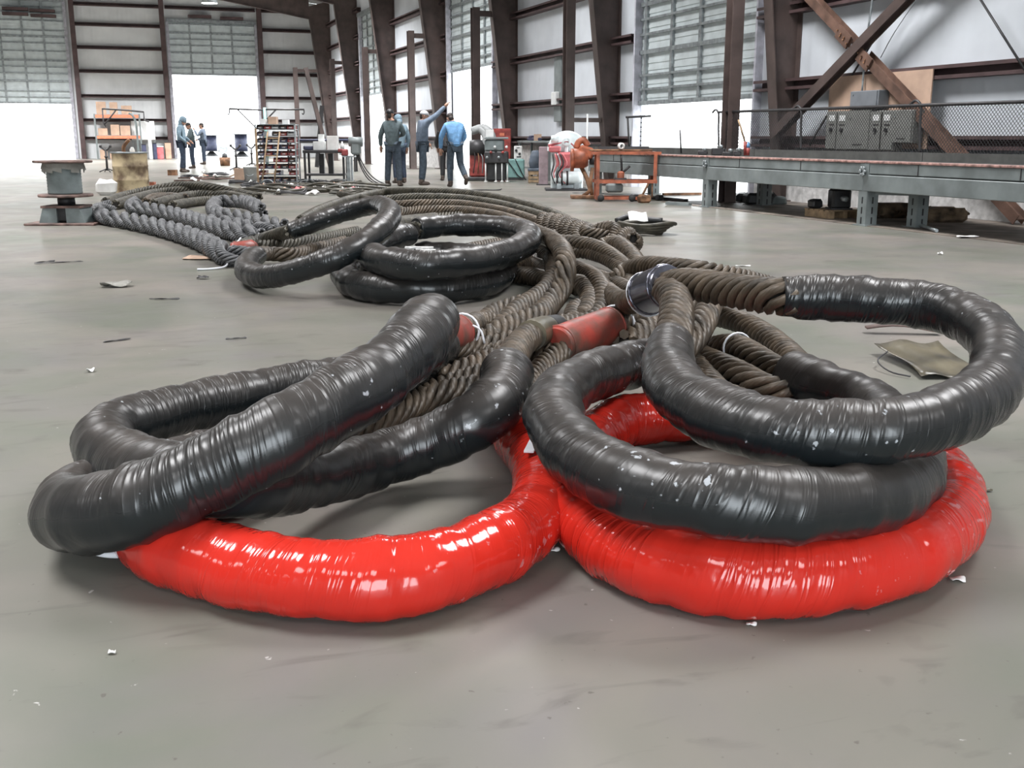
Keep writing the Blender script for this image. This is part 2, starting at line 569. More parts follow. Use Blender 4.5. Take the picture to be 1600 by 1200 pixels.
    def sheet(self, nx, ny, fn, thick=0.002):
        vs = []
        for t in (0, thick):
            for j in range(ny + 1):
                for i in range(nx + 1):
                    p = fn(i / nx, j / ny)
                    vs.append((p[0], p[1], p[2] + t))
        w = nx + 1
        o = w * (ny + 1)
        fs = []
        for j in range(ny):
            for i in range(nx):
                q = j * w + i
                fs.append((q + w, q + w + 1, q + 1, q))
                fs.append((o + q, o + q + 1, o + q + w + 1, o + q + w))
        per = [i for i in range(nx)] + [nx + j * w for j in range(ny)] + [ny * w + i for i in range(nx, 0, -1)] + [j * w for j in range(ny, 0, -1)]
        for a, b in zip(per, per[1:] + per[:1]):
            fs.append((a, b, o + b, o + a))
        return self.add(vs, fs, None, True)
    def mesh(self, name, m=None, off=(0, 0, 0)):
        me = bpy.data.meshes.new(name)
        V = np.array(self.v, float) - np.array(tuple(off), float)
        me.from_pydata(V.tolist(), [], self.f)
        uvl = me.uv_layers.new(name='UVMap')
        uvl.data.foreach_set('uv', np.array(self.uv, np.float32).ravel())
        me.polygons.foreach_set('use_smooth', np.array(self.sm, bool))
        if m:
            me.materials.append(m)
        me.update()
        return me
    def build(self, name, m, parent=None, off=(0, 0, 0), kind=None, label=None):
        o = bpy.data.objects.new(name, self.mesh(name, m, off))
        C.objects.link(o)
        if parent:
            o.parent = parent
        if kind: o['kind'] = kind
        if label: o['label'] = label
        return o
    def top(self, name, m, label, cat, group=None, loc=None):
        """a thing that is one mesh: its origin at loc (or at its own base centre)"""
        V = np.array(self.v)
        if loc is None:
            loc = ((V[:, 0].min() + V[:, 0].max()) / 2, (V[:, 1].min() + V[:, 1].max()) / 2, V[:, 2].min())
        o = self.build(name, m, None, loc)
        o.location = loc
        return tag(o, label, cat, group)

def frames(P, closed=False):
    n = len(P)
    T = np.zeros_like(P)
    if closed:
        T = np.roll(P, -1, 0) - np.roll(P, 1, 0)
    else:
        T[1:-1] = P[2:] - P[:-2]
        T[0] = P[1] - P[0]
        T[-1] = P[-1] - P[-2]
    T /= np.maximum(np.linalg.norm(T, axis=1, keepdims=True), 1e-9)
    N = np.zeros_like(P)
    up = np.array([0, 0, 1.0]) if abs(T[0, 2]) < 0.9 else np.array([0, 1.0, 0])
    a = up - T[0] * up.dot(T[0])
    N[0] = a / np.linalg.norm(a)
    for i in range(1, n):
        a = N[i - 1] - T[i] * N[i - 1].dot(T[i])
        N[i] = a / max(np.linalg.norm(a), 1e-9)
    if closed:  # take the leftover twist out
        a = N[-1] - T[0] * N[-1].dot(T[0])
        a /= np.linalg.norm(a)
        ang = math.atan2(np.cross(a, N[0]).dot(T[0]), a.dot(N[0]))
        for i in range(n):
            th = ang * i / n
            b = np.cross(T[i], N[i])
            N[i] = N[i] * math.cos(th) + b * math.sin(th)
    return T, N, np.cross(T, N)

def spline(pts, step=0.03, closed=False):
    """Catmull-Rom through points, evenly resampled"""
    P = np.array([tuple(p) for p in pts], float)
    if closed:
        Q = np.concatenate([P[-1:], P, P[:2]])
    else:
        Q = np.concatenate([[2 * P[0] - P[1]], P, [2 * P[-1] - P[-2]]])
    out = []
    for i in range(1, len(Q) - 2):
        p0, p1, p2, p3 = Q[i - 1:i + 3]
        d = [max(np.linalg.norm(b - a), 1e-6) ** 0.5 for a, b in ((p0, p1), (p1, p2), (p2, p3))]
        t0, t1 = 0, d[0]
        t2 = t1 + d[1]
        t3 = t2 + d[2]
        for t in np.linspace(t1, t2, 24, endpoint=False):
            A1 = (t1 - t) / (t1 - t0) * p0 + (t - t0) / (t1 - t0) * p1
            A2 = (t2 - t) / (t2 - t1) * p1 + (t - t1) / (t2 - t1) * p2
            A3 = (t3 - t) / (t3 - t2) * p2 + (t - t2) / (t3 - t2) * p3
            B1 = (t2 - t) / (t2 - t0) * A1 + (t - t0) / (t2 - t0) * A2
            B2 = (t3 - t) / (t3 - t1) * A2 + (t - t1) / (t3 - t1) * A3
            out.append((t2 - t) / (t2 - t1) * B1 + (t - t1) / (t2 - t1) * B2)
    out.append(P[0] if closed else P[-1])
    out = np.array(out)
    s = np.concatenate([[0], np.cumsum(np.linalg.norm(np.diff(out, axis=0), axis=1))])
    n = max(3, int(s[-1] / step) + 1)
    q = np.linspace(0, s[-1], n, endpoint=not closed)
    return np.stack([np.interp(q, s, out[:, k]) for k in range(3)], 1)

def path(pix, step=0.03):
    return spline([g(*p) for p in pix], step)

# ------------------------------------------------------------------ structure: the hall
XW = 11.3                    # inner face of the right wall
YF, YB, XL = 62.0, -8.0, -26.0
BAYS = [9.15, 16.4, 23.57, 30.5, 37.8, 45.2, 52.5, 59.4]      # tapered frames along the right wall
def roof_z(x):
    return 8.3 + 0.10 * min(XW - x, x - XL)

def struct(mb, name, m, parent=None, off=(0, 0, 0)):
    return mb.build(name, m, parent, off, kind='structure')

struct(MB().box(((XL + XW) / 2, (YF + YB) / 2, -0.1), (XW - XL + .3, YF - YB + .3, .2)), 'floor', M['floor'])
struct(MB().box((40, 40, -0.32), (420, 420, .2)), 'ground', M['concrete_out'])
M['grime'] = mat('grimy_floor', (0.19, 0.16, 0.135), 0.6, 0, 0.3, 2.5)
struct(MB().box((10.18, 9.8, 0.004), (2.24, 14.4, .012)), 'trim_1', M['grime'])

# doors: (y0, y1, bottom of the curtain) in the right wall, (x0, x1, bottom) in the far wall
RD = [(17.5, 22.4, 1.83), (32.3, 37.1, 3.33), (46.7, 51.4, 3.0)]
HEAD = 6.6
mb = MB()
ys = [YB]
for a, b, _ in RD: ys += [a, b]
ys.append(YF + .15)
for k in range(0, len(ys), 2):
    mb.box((XW + .075, (ys[k] + ys[k + 1]) / 2, 4.15), (.15, ys[k + 1] - ys[k], 8.3))
for a, b, _ in RD:
    mb.box((XW + .075, (a + b) / 2, (8.3 + HEAD) / 2), (.15, b - a, 8.3 - HEAD))
wall_right = struct(mb, 'wall_right', M['wall_x'])
mb = MB()
for k in range(0, len(ys), 2):
    a, b = ys[k], min(ys[k + 1], YF)
    mb.box((XW - .03, (a + b) / 2, .45), (.06, b - a, .9))
struct(mb, 'baseboard_right', M['block'])

FD = [(-7.1, -2.05, 2.82, 7.9), (3.14, 7.62, 4.4, 7.1)]
mb = MB()
def gable(x0, x1, z0):
    xs = [x0, x1]
    mid = (XW + XL) / 2
    if x0 < mid < x1: xs = [x0, mid, x1]
    poly = [(x0, z0), (x1, z0)] + [(x, roof_z(x)) for x in reversed(xs)]
    mb.prism(poly, YF, YF + .15, 'Y')
gable(XL, FD[0][0], 0); gable(FD[0][0], FD[0][1], FD[0][3]); gable(FD[0][1], FD[1][0], 0)
gable(FD[1][0], FD[1][1], FD[1][3]); gable(FD[1][1], XW, 0)
struct(mb, 'wall_far', M['wall_y'])
struct(MB().box((XL - .075, (YF + YB) / 2, 4.15), (.15, YF - YB, 8.3)), 'wall_left', M['wall_x'])
mb = MB()
for x0, x1, z0, z1 in ((XL, -4.6, 0, 10.2), (2.2, XW, 0, 10.2), (-4.6, 2.2, 5.0, 10.2)):
    mb.box(((x0 + x1) / 2, YB - .075, (z0 + z1) / 2), (x1 - x0, .15, z1 - z0))
struct(mb, 'wall_back', M['wall_y'])
mid = (XW + XL) / 2
mb = MB()
mb.prism([(XL - .3, 8.3), (mid, roof_z(mid)), (XW + .3, 8.3), (XW + .3, 8.45), (mid, roof_z(mid) + .15), (XL - .3, 8.45)], YB - .2, YF + .2, 'Y')
struct(mb, 'ceiling', M['roof'])

# girts (horizontal rails) of both walls, one piece per bay
LV = [1.05, 2.03, 3.30, 4.55, 5.75, 6.95]
n = 0
for z in LV:
    n += 1
    root = None
    for k in range(len(BAYS)):
        a = BAYS[k - 1] if k else YB + .1
        segs = [(a, BAYS[k])]
        for d0, d1, _ in RD:
            if a < d0 < BAYS[k]:
                segs = [(a, d0 - .1), (d1 + .1, BAYS[k])]
        for s0, s1 in segs:
            if k == 0 and z > 5: continue
            b = MB()
            b.box((XW - .012, (s0 + s1) / 2, z), (.012, s1 - s0, .19)).box((XW - .11, (s0 + s1) / 2, z - .09), (.2, s1 - s0, .012))
            b.box((XW - .11, (s0 + s1) / 2, z + .09), (.2, s1 - s0, .012)).box((XW - .206, (s0 + s1) / 2, z - .07), (.012, s1 - s0, .05)).box((XW - .206, (s0 + s1) / 2, z + .07), (.012, s1 - s0, .05))
            if root is None:
                root = struct(b, 'trim_%d' % (n + 1), M['girt'])
            else:
                b.build('girt', M['girt'], root)
for z in [1.06, 2.0, 3.24, 4.5, 5.7, 6.85, 7.85]:
    n += 1
    root = None
    for a, b_, dk in ((-1.7, 2.7, 0), (7.9, 11.2, 0), (3.0, 7.7, 1), (-7.3, -2.0, 2), (-26, -7.3, 0)):
        if dk == 1 and z < 7.1 + .2: continue
        if dk == 2 and z < 7.9 + .2: continue
        b = MB().box(((a + b_) / 2, YF - .11, z + .08), (b_ - a, .2, .015)).box(((a + b_) / 2, YF - .11, z - .08), (b_ - a, .2, .015)).box(((a + b_) / 2, YF - .02, z), (b_ - a, .02, .17)).box(((a + b_) / 2, YF - .205, z - .06), (b_ - a, .015, .05))
        if root is None:
            root = struct(b, 'trim_%d' % (n + 1), M['girt'])
        else:
            b.build('girt', M['girt'], root)

# roll-up doors: ribbed curtain with rails and stiles, jambs either side
STEP = [0, .32, .62, 1.10, 1.50, 1.82, 2.12, 2.60, 3.0, 3.3, 3.62, 4.1, 4.5, 4.8]
def roll_door(k, p0, p1, z0, head, axis, stiles, jamb_w=.16):
    """p0..p1 along the wall; axis 'X' = far wall, 'Y' = right wall"""
    def bx(b, s0, s1, d0, d1, za, zb):
        c, sz = ((s0 + s1) / 2, (d0 + d1) / 2, (za + zb) / 2), (s1 - s0, d1 - d0, zb - za)
        if axis == 'X':
            b.box((c[0], YF - c[1], c[2]), sz)
        else:
            b.box((XW - c[1], c[0], c[2]), (sz[1], sz[0], sz[2]))
        return b
    b = MB()
    z = z0
    while z < head:                                   # shallow corrugations of the curtain
        bx(b, p0, p1, -.05, -.02, z, min(z + .075, head))
        bx(b, p0, p1, -.05, -.032, min(z + .075, head), min(z + .15, head))
        z += .15
    root = struct(b, 'door_%d' % k, M['door_steel'])
    for i, s in enumerate(STEP):
        if z0 + s > head: break
        h = .09 if i % 3 == 0 else .05
        bx(MB(), p0, p1, -.02, .04, z0 + s, z0 + s + h).build('rail', M['galv'], root)
    for s in stiles:
        bx(MB(), s - .05, s + .05, -.02, .03, z0, head).build('stile', M['galv'], root)
    for s in (p0 - jamb_w, p1):
        bx(MB(), s, s + jamb_w, -.05, .16, 0, head).build('jamb', M['jamb'], root)
    bx(MB(), p0 - .1, p1 + .1, -.02, .22, head, head + .16).build('header', M['galv'], root)
    return root
d1 = roll_door(1, RD[0][0], RD[0][1], RD[0][2], HEAD, 'Y', (18.6, 19.75, 20.95, 22.15), .06)
roll_door(2, RD[1][0], RD[1][1], RD[1][2], HEAD, 'Y', (33.4, 34.6, 35.8), .1)
roll_door(3, RD[2][0], RD[2][1], RD[2][2], HEAD, 'Y', (48, 49.2, 50.3), .1)
roll_door(4, FD[0][0], FD[0][1], FD[0][2], FD[0][3], 'X', (-6.2, -5.1, -4.05, -3.05))
roll_door(5, FD[1][0], FD[1][1], FD[1][2], FD[1][3], 'X', (4.2, 5.3, 6.4))

# tapered portal frames
ordn = ['nearest', 'second', 'third', 'fourth', 'fifth', 'sixth', 'seventh']
for k, y in enumerate(BAYS):
    if k == 0:
        lab = 'brown tapered steel column of the hall just outside the right edge, by the cross brace'
    else:
        lab = ['wide brown tapered steel column left of the electrical cabinets and cross brace',
               'brown tapered steel column rising behind the orange frame cart',
               'brown tapered steel column right behind the red machine and its white hood',
               'brown tapered column behind the worker raising his arm',
               'brown tapered column behind the worker in the grey-green shirt',
               'brown tapered column rising behind the wheeled work cart',
               'farthest brown tapered column, in the corner beyond the bin rack'][k - 1]
    t = thing('steel_column', lab, 'column', (XW, y, 0), 0, 'tapered columns along the right wall')
    def xi(z): return -(0.34 + 0.118 * max(z - 1.0, -1.0) * (1 if z > 0 else 1))
    zt = 7.25
    MB().prism([(-.02, 0), (-.02, 8.2), (xi(zt), 7.9), (xi(zt), zt), (xi(0), 0)], -.01, .01, 'Y').build('web', M['brown_steel'], t)
    b = MB()
    b.beam((xi(0) - .01, 0, 0), (xi(zt) - .01, 0, zt), .26, .02, (1, 0, 0))
    b.build('flange', M['brown_steel'], t)
    MB().beam((-.015, 0, 0), (-.015, 0, 8.2), .26, .02, (1, 0, 0)).build('flange', M['brown_steel'], t)
    MB().box((-.17, 0, .015), (.5, .34, .03)).build('base_plate', M['brown_steel'], t)
    b = MB()
    x1 = XL - XW + .3
    xm = mid - XW
    za, zb = zt, roof_z(mid) - .75
    b.prism([(xi(zt), za), (xi(zt), 8.25 - .12 * .0), (xm, roof_z(mid) - .1), (xm, zb), (-5.5, 8.02)], -.01, .01, 'Y')
    b.prism([(xm, zb), (xm, roof_z(mid) - .1), (x1, 8.2), (x1, 7.5)], -.01, .01, 'Y')
    b.beam((xi(zt), 0, za), (-5.5, 0, 8.02), .24, .02)
    b.beam((-5.5, 0, 8.02), (xm, 0, zb), .24, .02)
    b.beam((xm, 0, zb), (x1, 0, 7.5), .24, .02)
    rf = struct(b, 'trim_%d' % (30 + k), M['brown_steel'])
    rf.location = (XW, y, 0)

# end wall columns
for x, lab in ((-1.62, 'dark steel end-wall column just right of the left far door'), (2.8, 'dark steel end-wall column just left of the far right door'),
               (7.86, 'dark steel end-wall column right of the far right door, behind the bin rack'), (-7.5, 'dark steel end-wall column at the left edge, beyond the left far door')):
    t = thing('steel_column', lab, 'column', (x, YF - .42, 0), 0, 'columns of the far wall')
    MB().box((0, 0, 4.2), (.02, .3, 8.4)).build('web', M['girt'], t)
    for s in (-1, 1):
        MB().box((0, s * .16, 4.2), (.24, .02, 8.4)).build('flange', M['girt'], t)

# free-standing posts with a short strut back to each tapered column
plabs = ['brown steel post in front of the near roll-up door, left of the widest column',
         'brown steel post between the white-hooded machine and the orange cart column',
         'brown steel post standing across the middle door opening',
         'brown steel post right behind the worker in the pale cap',
         'brown steel post at the left edge of the narrow bright door behind the workers',
         'brown steel post right behind the wheeled work cart',
         'short brown steel post near the far corner behind the bin rack']
for k, y in enumerate(BAYS[1:]):
    X = 10.03 if k < 6 else 9.35
    t = thing('steel_post', plabs[k], 'post', (X, y, 0), 0, 'steel posts along the right wall')
    MB().box((0, 0, 2.38), (.012, .2, 4.76)).build('web', M['brown_steel'], t)
    for s in (-1, 1):
        MB().box((0, s * .105, 2.38), (.22, .015, 4.76)).build('flange', M['brown_steel'], t)
    MB().box((0, 0, .012), (.36, .36, .024)).build('base_plate', M['brown_steel'], t)
    MB().beam((.11, 0, 4.6), (10.62 - X, 0, 4.6), .1, .16).build('strut', M['brown_steel'], t)
    if k == 1:
        MB().beam((.11, 0, 1.52), (10.86 - X, 0, 1.52), .1, .1).build('strut', M['brown_steel'], t)

# cross brace between the two nearest frames
t = thing('cross_brace', 'brown steel X-shaped wall brace with bolted splice plates above the mesh fence', 'brace', (10.95, 14.3, 0))
def rel(x, y, z): return Vector((x - 10.95, y - 14.3, z))
MB().ibeam(rel(10.98, 16.25, 3.80), rel(10.98, 14.40, 2.55), .15, .16, .014, (1, 0, 0)).build('diagonal', M['brace'], t)
MB().ibeam(rel(10.98, 14.12, 2.36), rel(10.98, 10.75, .08), .15, .16, .014, (1, 0, 0)).build('diagonal', M['brace'], t)
MB().ibeam(rel(10.90, 16.35, 1.16), rel(10.90, 9.3, 5.45), .16, .16, .014, (1, 0, 0)).build('diagonal', M['brown_steel'], t)
for p, q in (((10.88, 14.72, 2.77), (10.88, 14.42, 2.56)), ((10.88, 14.16, 2.385), (10.88, 13.88, 2.19))):
    sp = MB().beam(rel(*p), rel(*q), .21, .03, (1, 0, 0)).build('splice_plate', M['brace'], t)
    b = MB()
    for u in (.2, .5, .8):
        for w in (-.06, .06):
            c = rel(*p).lerp(rel(*q), u) + Vector((-.02, w * .56, w * .8))
            b.cyl(c, c + Vector((-.018, 0, 0)), .014, None, 6)
    b.build('bolt', M['rust'], sp)
for pix, X, lab in (([(1525, -12), (1603, 112)], 11.02, 'thin dark brace rod sloping down at the far right of the wall'),
                    ([(1412, -14), (1265, 226)], 11.08, 'thin dark brace rod running behind the grey panel box')):
    b = MB()
    b.cyl(atX(*pix[0], X), atX(*pix[1], X), .016, None, 8)
    b.top('brace_rod', M['dark'], lab, 'rod')

# ------------------------------------------------------------------ the grey test bed along the right wall
t = thing('test_bed', 'long grey steel bed on slotted legs with a worn red edge along the right wall', 'workbench', (9.05, 11.5, 0))
def R9(x, y, z): return Vector((x - 9.05, y - 11.5, z))
YE = [4.0, 7.55, 11.5, 15.5, 20.2]
for a, b_ in zip(YE[:-1], YE[1:]):
    c = (a + b_) / 2
    L_ = b_ - a - .012
    MB().box(R9(9.10, c, .55), (.09, L_, .21), bev=.008).build('lower_beam', M['bed_grey'], t)
    MB().box(R9(9.11, c, .735), (.09, L_, .135), bev=.008).build('upper_beam', M['bed_grey'], t)
    for q in (.35, .75):
        MB().box(R9(9.062, a + (b_ - a) * q, .735), (.006, .012, .125)).build('seam', M['dark'], t)
    MB().box(R9(9.13, c, .662), (.07, L_, .02)).build('slot', M['dark'], t)
    MB().box(R9(9.70, c, .80), (1.18, L_, .03)).build('deck_plate', M['bed_deck'], t)
    MB().box(R9(9.105, c, .817), (.11, L_, .03), bev=.006).build('edge_strip', M['pink_edge'], t)
    MB().box(R9(10.25, c, .60), (.1, L_, .34)).build('rear_beam', M['bed_grey'], t)
    # edge of the step behind the strip, a rising kick plate under the fence
    MB().box(R9(9.98, c, .87), (.03, L_, .12)).build('kick_plate', M['bed_deck'], t)
LEGS = [(9.15, 7.55), (9.15, 11.5), (9.15, 15.5), (9.15, 20.0), (9.55, 11.02), (10.2, 7.55), (10.2, 15.5), (10.2, 19.5)]
for x, y in LEGS:
    front = x == 9.15
    b = MB()
    w = .17
    h = .80 if front else .47
    b.box(R9(x, y - w / 2, h / 2), (.17, .012, h)).box(R9(x, y + w / 2, h / 2), (.17, .012, h)).box(R9(x - .085, y, h / 2), (.012, w, h))
    b.box(R9(x, y, .008), (.24, .26, .016))
    lg = b.build('leg', M['bed_grey'], t)
    b = MB()
    for z in (.07, .2, .33):
        b.box(R9(x - .0925, y, z), (.004, .022, .085)).box(R9(x, y - w / 2 - .007, z), (.022, .004, .085))
    b.build('slot', M['black'], lg, kind='stuff')
    if front:
        b = MB()
        for i in range(6):
            a = i * PI / 3
            c = R9(9.045, y + .045 * math.cos(a), .70 + .045 * math.sin(a))
            b.cyl(c, c + Vector((-.035, 0, 0)), .02, None, 6)
        b.build('bolt', M['galv'], lg)
MB().beam(R9(9.2, 11.45, .44), R9(9.55, 11.02, .44), .09, .08).build('cross_member', M['bed_grey'], t)

# mesh guard along the back of the bed
t = thing('mesh_guard', 'dark wire mesh guard fence with pipe top rail behind the grey bed', 'fence', (10.0, 12, 0))
y0, y1 = 7.2, 16.75
o = Vector((10.0, 12, 0))
MB().cyl(Vector((10.0, y0, 1.52)) - o, Vector((10.0, y1, 1.555)) - o, .022, None, 10).build('top_rail', M['dark'], t)
for y in (y1 - .05, 14.25, 11.6, 8.9):
    b = MB()
    b.tube(spline([Vector((10.0, y, .93)) - o, Vector((10.0, y + .04, 1.3)) - o, Vector((10.0, y + .06, 1.54)) - o, Vector((10.0, y + .16, 1.60)) - o, Vector((10.0, y + .26, 1.55)) - o], .04), .018, 8)
    b.build('stanchion', M['dark'], t)
b = MB()
sp = .055
k = 0
hh = .6
y = y0 - hh
while y < y1:
    for sgn in (1, -1):
        a0, a1 = (y, y + hh) if sgn > 0 else (y + hh, y)
        # clip to the panel
        za, zb = .93, 1.53
        pa, pb = Vector((10.0, a0, za)), Vector((10.0, a1, zb))
        if max(a0, a1) <= y0 or min(a0, a1) >= y1: continue
        def clip(p, q):
            if p.y < y0: p = p.lerp(q, (y0 - p.y) / (q.y - p.y))
            if p.y > y1: p = p.lerp(q, (y1 - p.y) / (q.y - p.y))
            return p
        pa, pb = clip(pa, pb), clip(pb, pa)
        b.beam(pa - o, pb - o, .0045, .0045, (1, 0, 0))
    y += sp
b.build('wire_mesh', M['dark'], t, kind='stuff')

# ------------------------------------------------------------------ electrical wall behind the guard
XP = 11.06
a, c = atX(1297, 122, XP), atX(1447, 232, XP)
MB().box((XP + .012, (a.y + c.y) / 2, 1.52), (.02, abs(a.y - c.y), 1.12)).top('plywood_board', M['plywood'], 'pinkish plywood backing board mounted on the wall behind the grey cabinets', 'board')
def cabinet(x0, x1, yt, yb, depth, labtxt, name='electrical_cabinet', detail='breaker', mt='cab_grey', group=None):
    A, B = atX(x0, yt, XP - depth), atX(x1, yb, XP - depth)
    zt, zb = A.z, B.z
    w = abs(A.y - B.y)
    base = Vector((XP - depth / 2, (A.y + B.y) / 2, zb))
    t = thing(name, labtxt, 'cabinet', base, 0, group)
    h = zt - zb
    MB().box((0, 0, h / 2), (depth, w, h), bev=.01).build('body', M[mt], t)
    d = MB().box((-depth / 2 - .008, 0, h / 2), (.016, w * .93, h * .95), bev=.006).build('door', M[mt], t)
    if detail == 'breaker':
        MB().box((-depth / 2 - .019, 0, h * .82), (.006, w * .46, h * .15)).build('label_plate', M['white'], t)
        MB().box((-depth / 2 - .019, 0, h * .65), (.006, w * .4, h * .03)).build('name_strip', M['dark'], t)
        lv = MB().box((-depth / 2 - .03, 0, h * .52), (.03, w * .16, h * .09), (.3, 0, 0)).build('switch_lever', M['black'], t)
    elif detail == 'plain':
        MB().box((-depth / 2 - .019, 0, h * .14), (.006, w * .42, h * .025)).build('vent_slot', M['dark'], t)
        MB().cyl((-depth / 2 - .016, w * .36, h * .8), (-depth / 2 - .03, w * .36, h * .8), .014, None, 8).build('latch', M['galv'], t)
    return t
gname = 'grey switchgear cabinets on the plywood board'
cabinet(1293, 1307.5, 174, 234, .18, 'narrow grey breaker cabinet with white plate, leftmost of the switchgear row', group=gname)
cabinet(1308.5, 1324, 174, 235, .18, 'narrow grey breaker cabinet second from the left in the switchgear row', group=gname)
cabinet(1326, 1357, 172, 235, .2, 'wide plain grey cabinet between the two pairs of breaker cabinets', detail='plain', group=gname)
cabinet(1361, 1377, 173, 236, .18, 'narrow grey breaker cabinet right of the wide plain cabinet', group=gname)
cabinet(1378, 1394, 173, 236, .18, 'narrow grey breaker cabinet fourth from the left, beside the right-hand panel', group=gname)
cabinet(1397, 1424, 172, 224, .2, 'grey wall panel at the right end of the switchgear row', detail='plain', group=gname)
cabinet(1329, 1371, 143, 170, .2, 'bluish grey box mounted above the wide cabinet with a conduit on top', detail='plain', mt='box_grey', group=gname)
b = MB()
p = [atX(1347, 142, XP - .06), atX(1349, 118, XP - .04), atX(1351, 90, XP - .03), atX(1356, 50, XP), atX(1364, -8, XP)]
b.tube(spline(p, .1), .016, 8)
b.top('conduit', M['galv'], 'thin pale conduit rising up the wall from the bluish grey box', 'conduit')
b = MB()
p = [atX(1376, 90, XP + .1), atX(1395, 55, XP + .1), atX(1425, 10, XP + .1), atX(1440, -10, XP + .1)]
b.tube(spline(p, .1), .007, 6)
b.top('cable', M['galv'], 'thin slack cable on the white wall right of the brace crossing', 'cable')

# ------------------------------------------------------------------ wire rope slings
def strands(P, R, lay, nstr=6, seg=6, rs=None, phase=0.0):
    """centre lines of nstr strands laid round the path P"""
    T, N, B = frames(P)
    s = np.concatenate([[0], np.cumsum(np.linalg.norm(np.diff(P, axis=0), axis=1))])
    if rs is None:
        rs = R * .33
        for _ in range(12):         # strands just touch their neighbours
            rc = R - rs
            al = math.atan2(2 * PI * rc, lay)
            rs = .5 * rs + .5 * min(R * .36, .49 * 2 * PI * rc / nstr * math.cos(al))
    rc = R - rs
    out = []
    for k in range(nstr):
        a = -2 * PI * s / lay + 2 * PI * k / nstr + phase
        out.append(P + rc * (np.cos(a)[:, None] * N + np.sin(a)[:, None] * B))
    return out, rs

def rope(parent, off, P, R=.07, lay=.36, m='strand', name='rope', seg=6, nstr=6, step=None):
    """one rope: a core with six laid strands as sub-parts"""
    P = spline(P, step or lay / 13) if isinstance(P, list) else P
    lines, rs = strands(P, R, lay, nstr)
    core = MB().tube(P[::3] if len(P) > 9 else P, R - 1.75 * rs, 8).build(name, M['core'], parent, off)
    for ln in lines:
        MB().tube(ln, rs, seg).build('strand', M[m], core, off)
    return core

def wrap(parent, off, P, r, m, name='eye_wrap', seed=1, rough=.035, flare=0.0):
    rg = np.random.default_rng(seed)
    n = len(P)
    s = np.arange(n)
    rr = np.full(n, r)
    for f in (0.011, 0.03, 0.06, .11, 0.21, 0.34):
        rr = rr * (1 + rough * .5 * np.sin(2 * PI * f * s + rg.uniform(0, 6)) * rg.uniform(.4, 1))
    # round the two ends off
    e = np.minimum(s, n - 1 - s) / 3.0
    rr = rr * np.clip(.9 + .1 * np.sqrt(np.clip(e, 0, 1)), 0, 1)
    rr = rr * (1 + flare * np.clip((s - (n - 14)) / 13.0, 0, 1))
    b = MB().tube(P, rr, 28)
    # lumpy cross section and spiral winding ridges
    V = np.array(b.v[:n * 28]).reshape(n, 28, 3)
    Cn = P[:, None, :]
    th = np.linspace(0, 2 * PI, 28, endpoint=False)[None, :]
    q = s[:, None]
    w = 1 + rough * .45 * np.sin(q * .33 + th * 2 + rg.uniform(0, 6)) + rough * .35 * np.sin(q * .9 + th + rg.uniform(0, 6)) + rough * .3 * np.sin(th * 3 + q * .07)
    w = w + rough * .35 * (((q * .16 + th / (2 * PI)) % 1.0) - .5)
    V = Cn + (V - Cn) * w[:, :, None]
    b.v[:n * 28] = [tuple(p) for p in V.reshape(-1, 3)]
    return b.build(name, M[m], parent, off)

def sleeve(parent, off, P, r, m, name='sleeve', flat=1.0, lip=True):
    P = spline(P, .03)
    n = len(P)
    b = MB()
    rr = np.full(n, r)
    rr[0] *= .93; rr[-1] *= .93
    b.tube(P, rr, 24)
    o = b.build(name, M[m], parent, off)
    if lip:
        q = MB()
        for i in (1, n - 2):
            T, N, B = frames(P)
            ring = [P[i] + (r * 1.0) * (math.cos(a) * N[i] + math.sin(a) * B[i]) for a in np.linspace(0, 2 * PI, 24, endpoint=False)]
            q.tube(ring, .006, 6, closed=True)
        q.build('rim', M[m], o, off)
    return o

def tie(parent, off, c, axis, r, tail=None, name='cable_tie', th=.006):
    axis = np.array(axis, float); axis /= np.linalg.norm(axis)
    u = np.cross(axis, [0, 0, 1.0]); u /= np.linalg.norm(u)
    v = np.cross(axis, u)
    c = np.array(c)
    ring = [c + r * (math.cos(a) * u + math.sin(a) * v) for a in np.linspace(0, 2 * PI, 20, endpoint=False)]
    b = MB().tube(ring, th, 6, closed=True)
    if tail: b.tube(spline(tail, .02), th * .9, 6)
    return b.build(name, M['white_tie'], parent, off)

def sling(label, at, group=None):
    o = thing('wire_rope_sling', label, 'sling', (at[0], at[1], 0), 0, group)
    return o, Vector((at[0], at[1], 0))
GF = 'slings with film-wrapped eyes in the foreground'

# --- red eye, left
t, o = sling('wire rope sling with a glossy red wrapped eye lying under the black eyes at left', g(500, 900), GF)
P = path([(772, 640, .11), (798, 662, .10), (828, 700, .10), (850, 745, .10), (848, 790, .10), (805, 836, .10), (740, 870, .10), (665, 894, .10), (580, 906, .10), (490, 905, .10), (400, 892, .10), (310, 870, .10), (248, 846, .10), (232, 822, .10), (262, 795, .10), (335, 762, .10), (420, 733, .10), (490, 706, .10)], .02)
wrap(t, o, P, .097, 'red_wrap', seed=3, rough=.05)
rope(t, o, [g(800, 650, .09), g(815, 628, .09), g(830, 598, .09), g(856, 568, .10), g(885, 545, .12)], .062, .36)
rope(t, o, [g(480, 710, .1), g(560, 672, .1), g(625, 642, .1), g(680, 612, .09), g(735, 592, .09), g(795, 573, .09), g(850, 556, .1), g(885, 543, .12)], .06, .42)
sl = sleeve(t, o, [g(868, 542, .14), g(912, 524, .15), g(956, 508, .16)], .098, 'sleeve_red')
rope(t, o, [g(950, 511, .15), g(985, 490, .14), g(1014, 474, .13), g(1048, 462, .12), g(1090, 455, .12), g(1150, 462, .11)], .068, .34)
c0 = g(962, 506, .15)
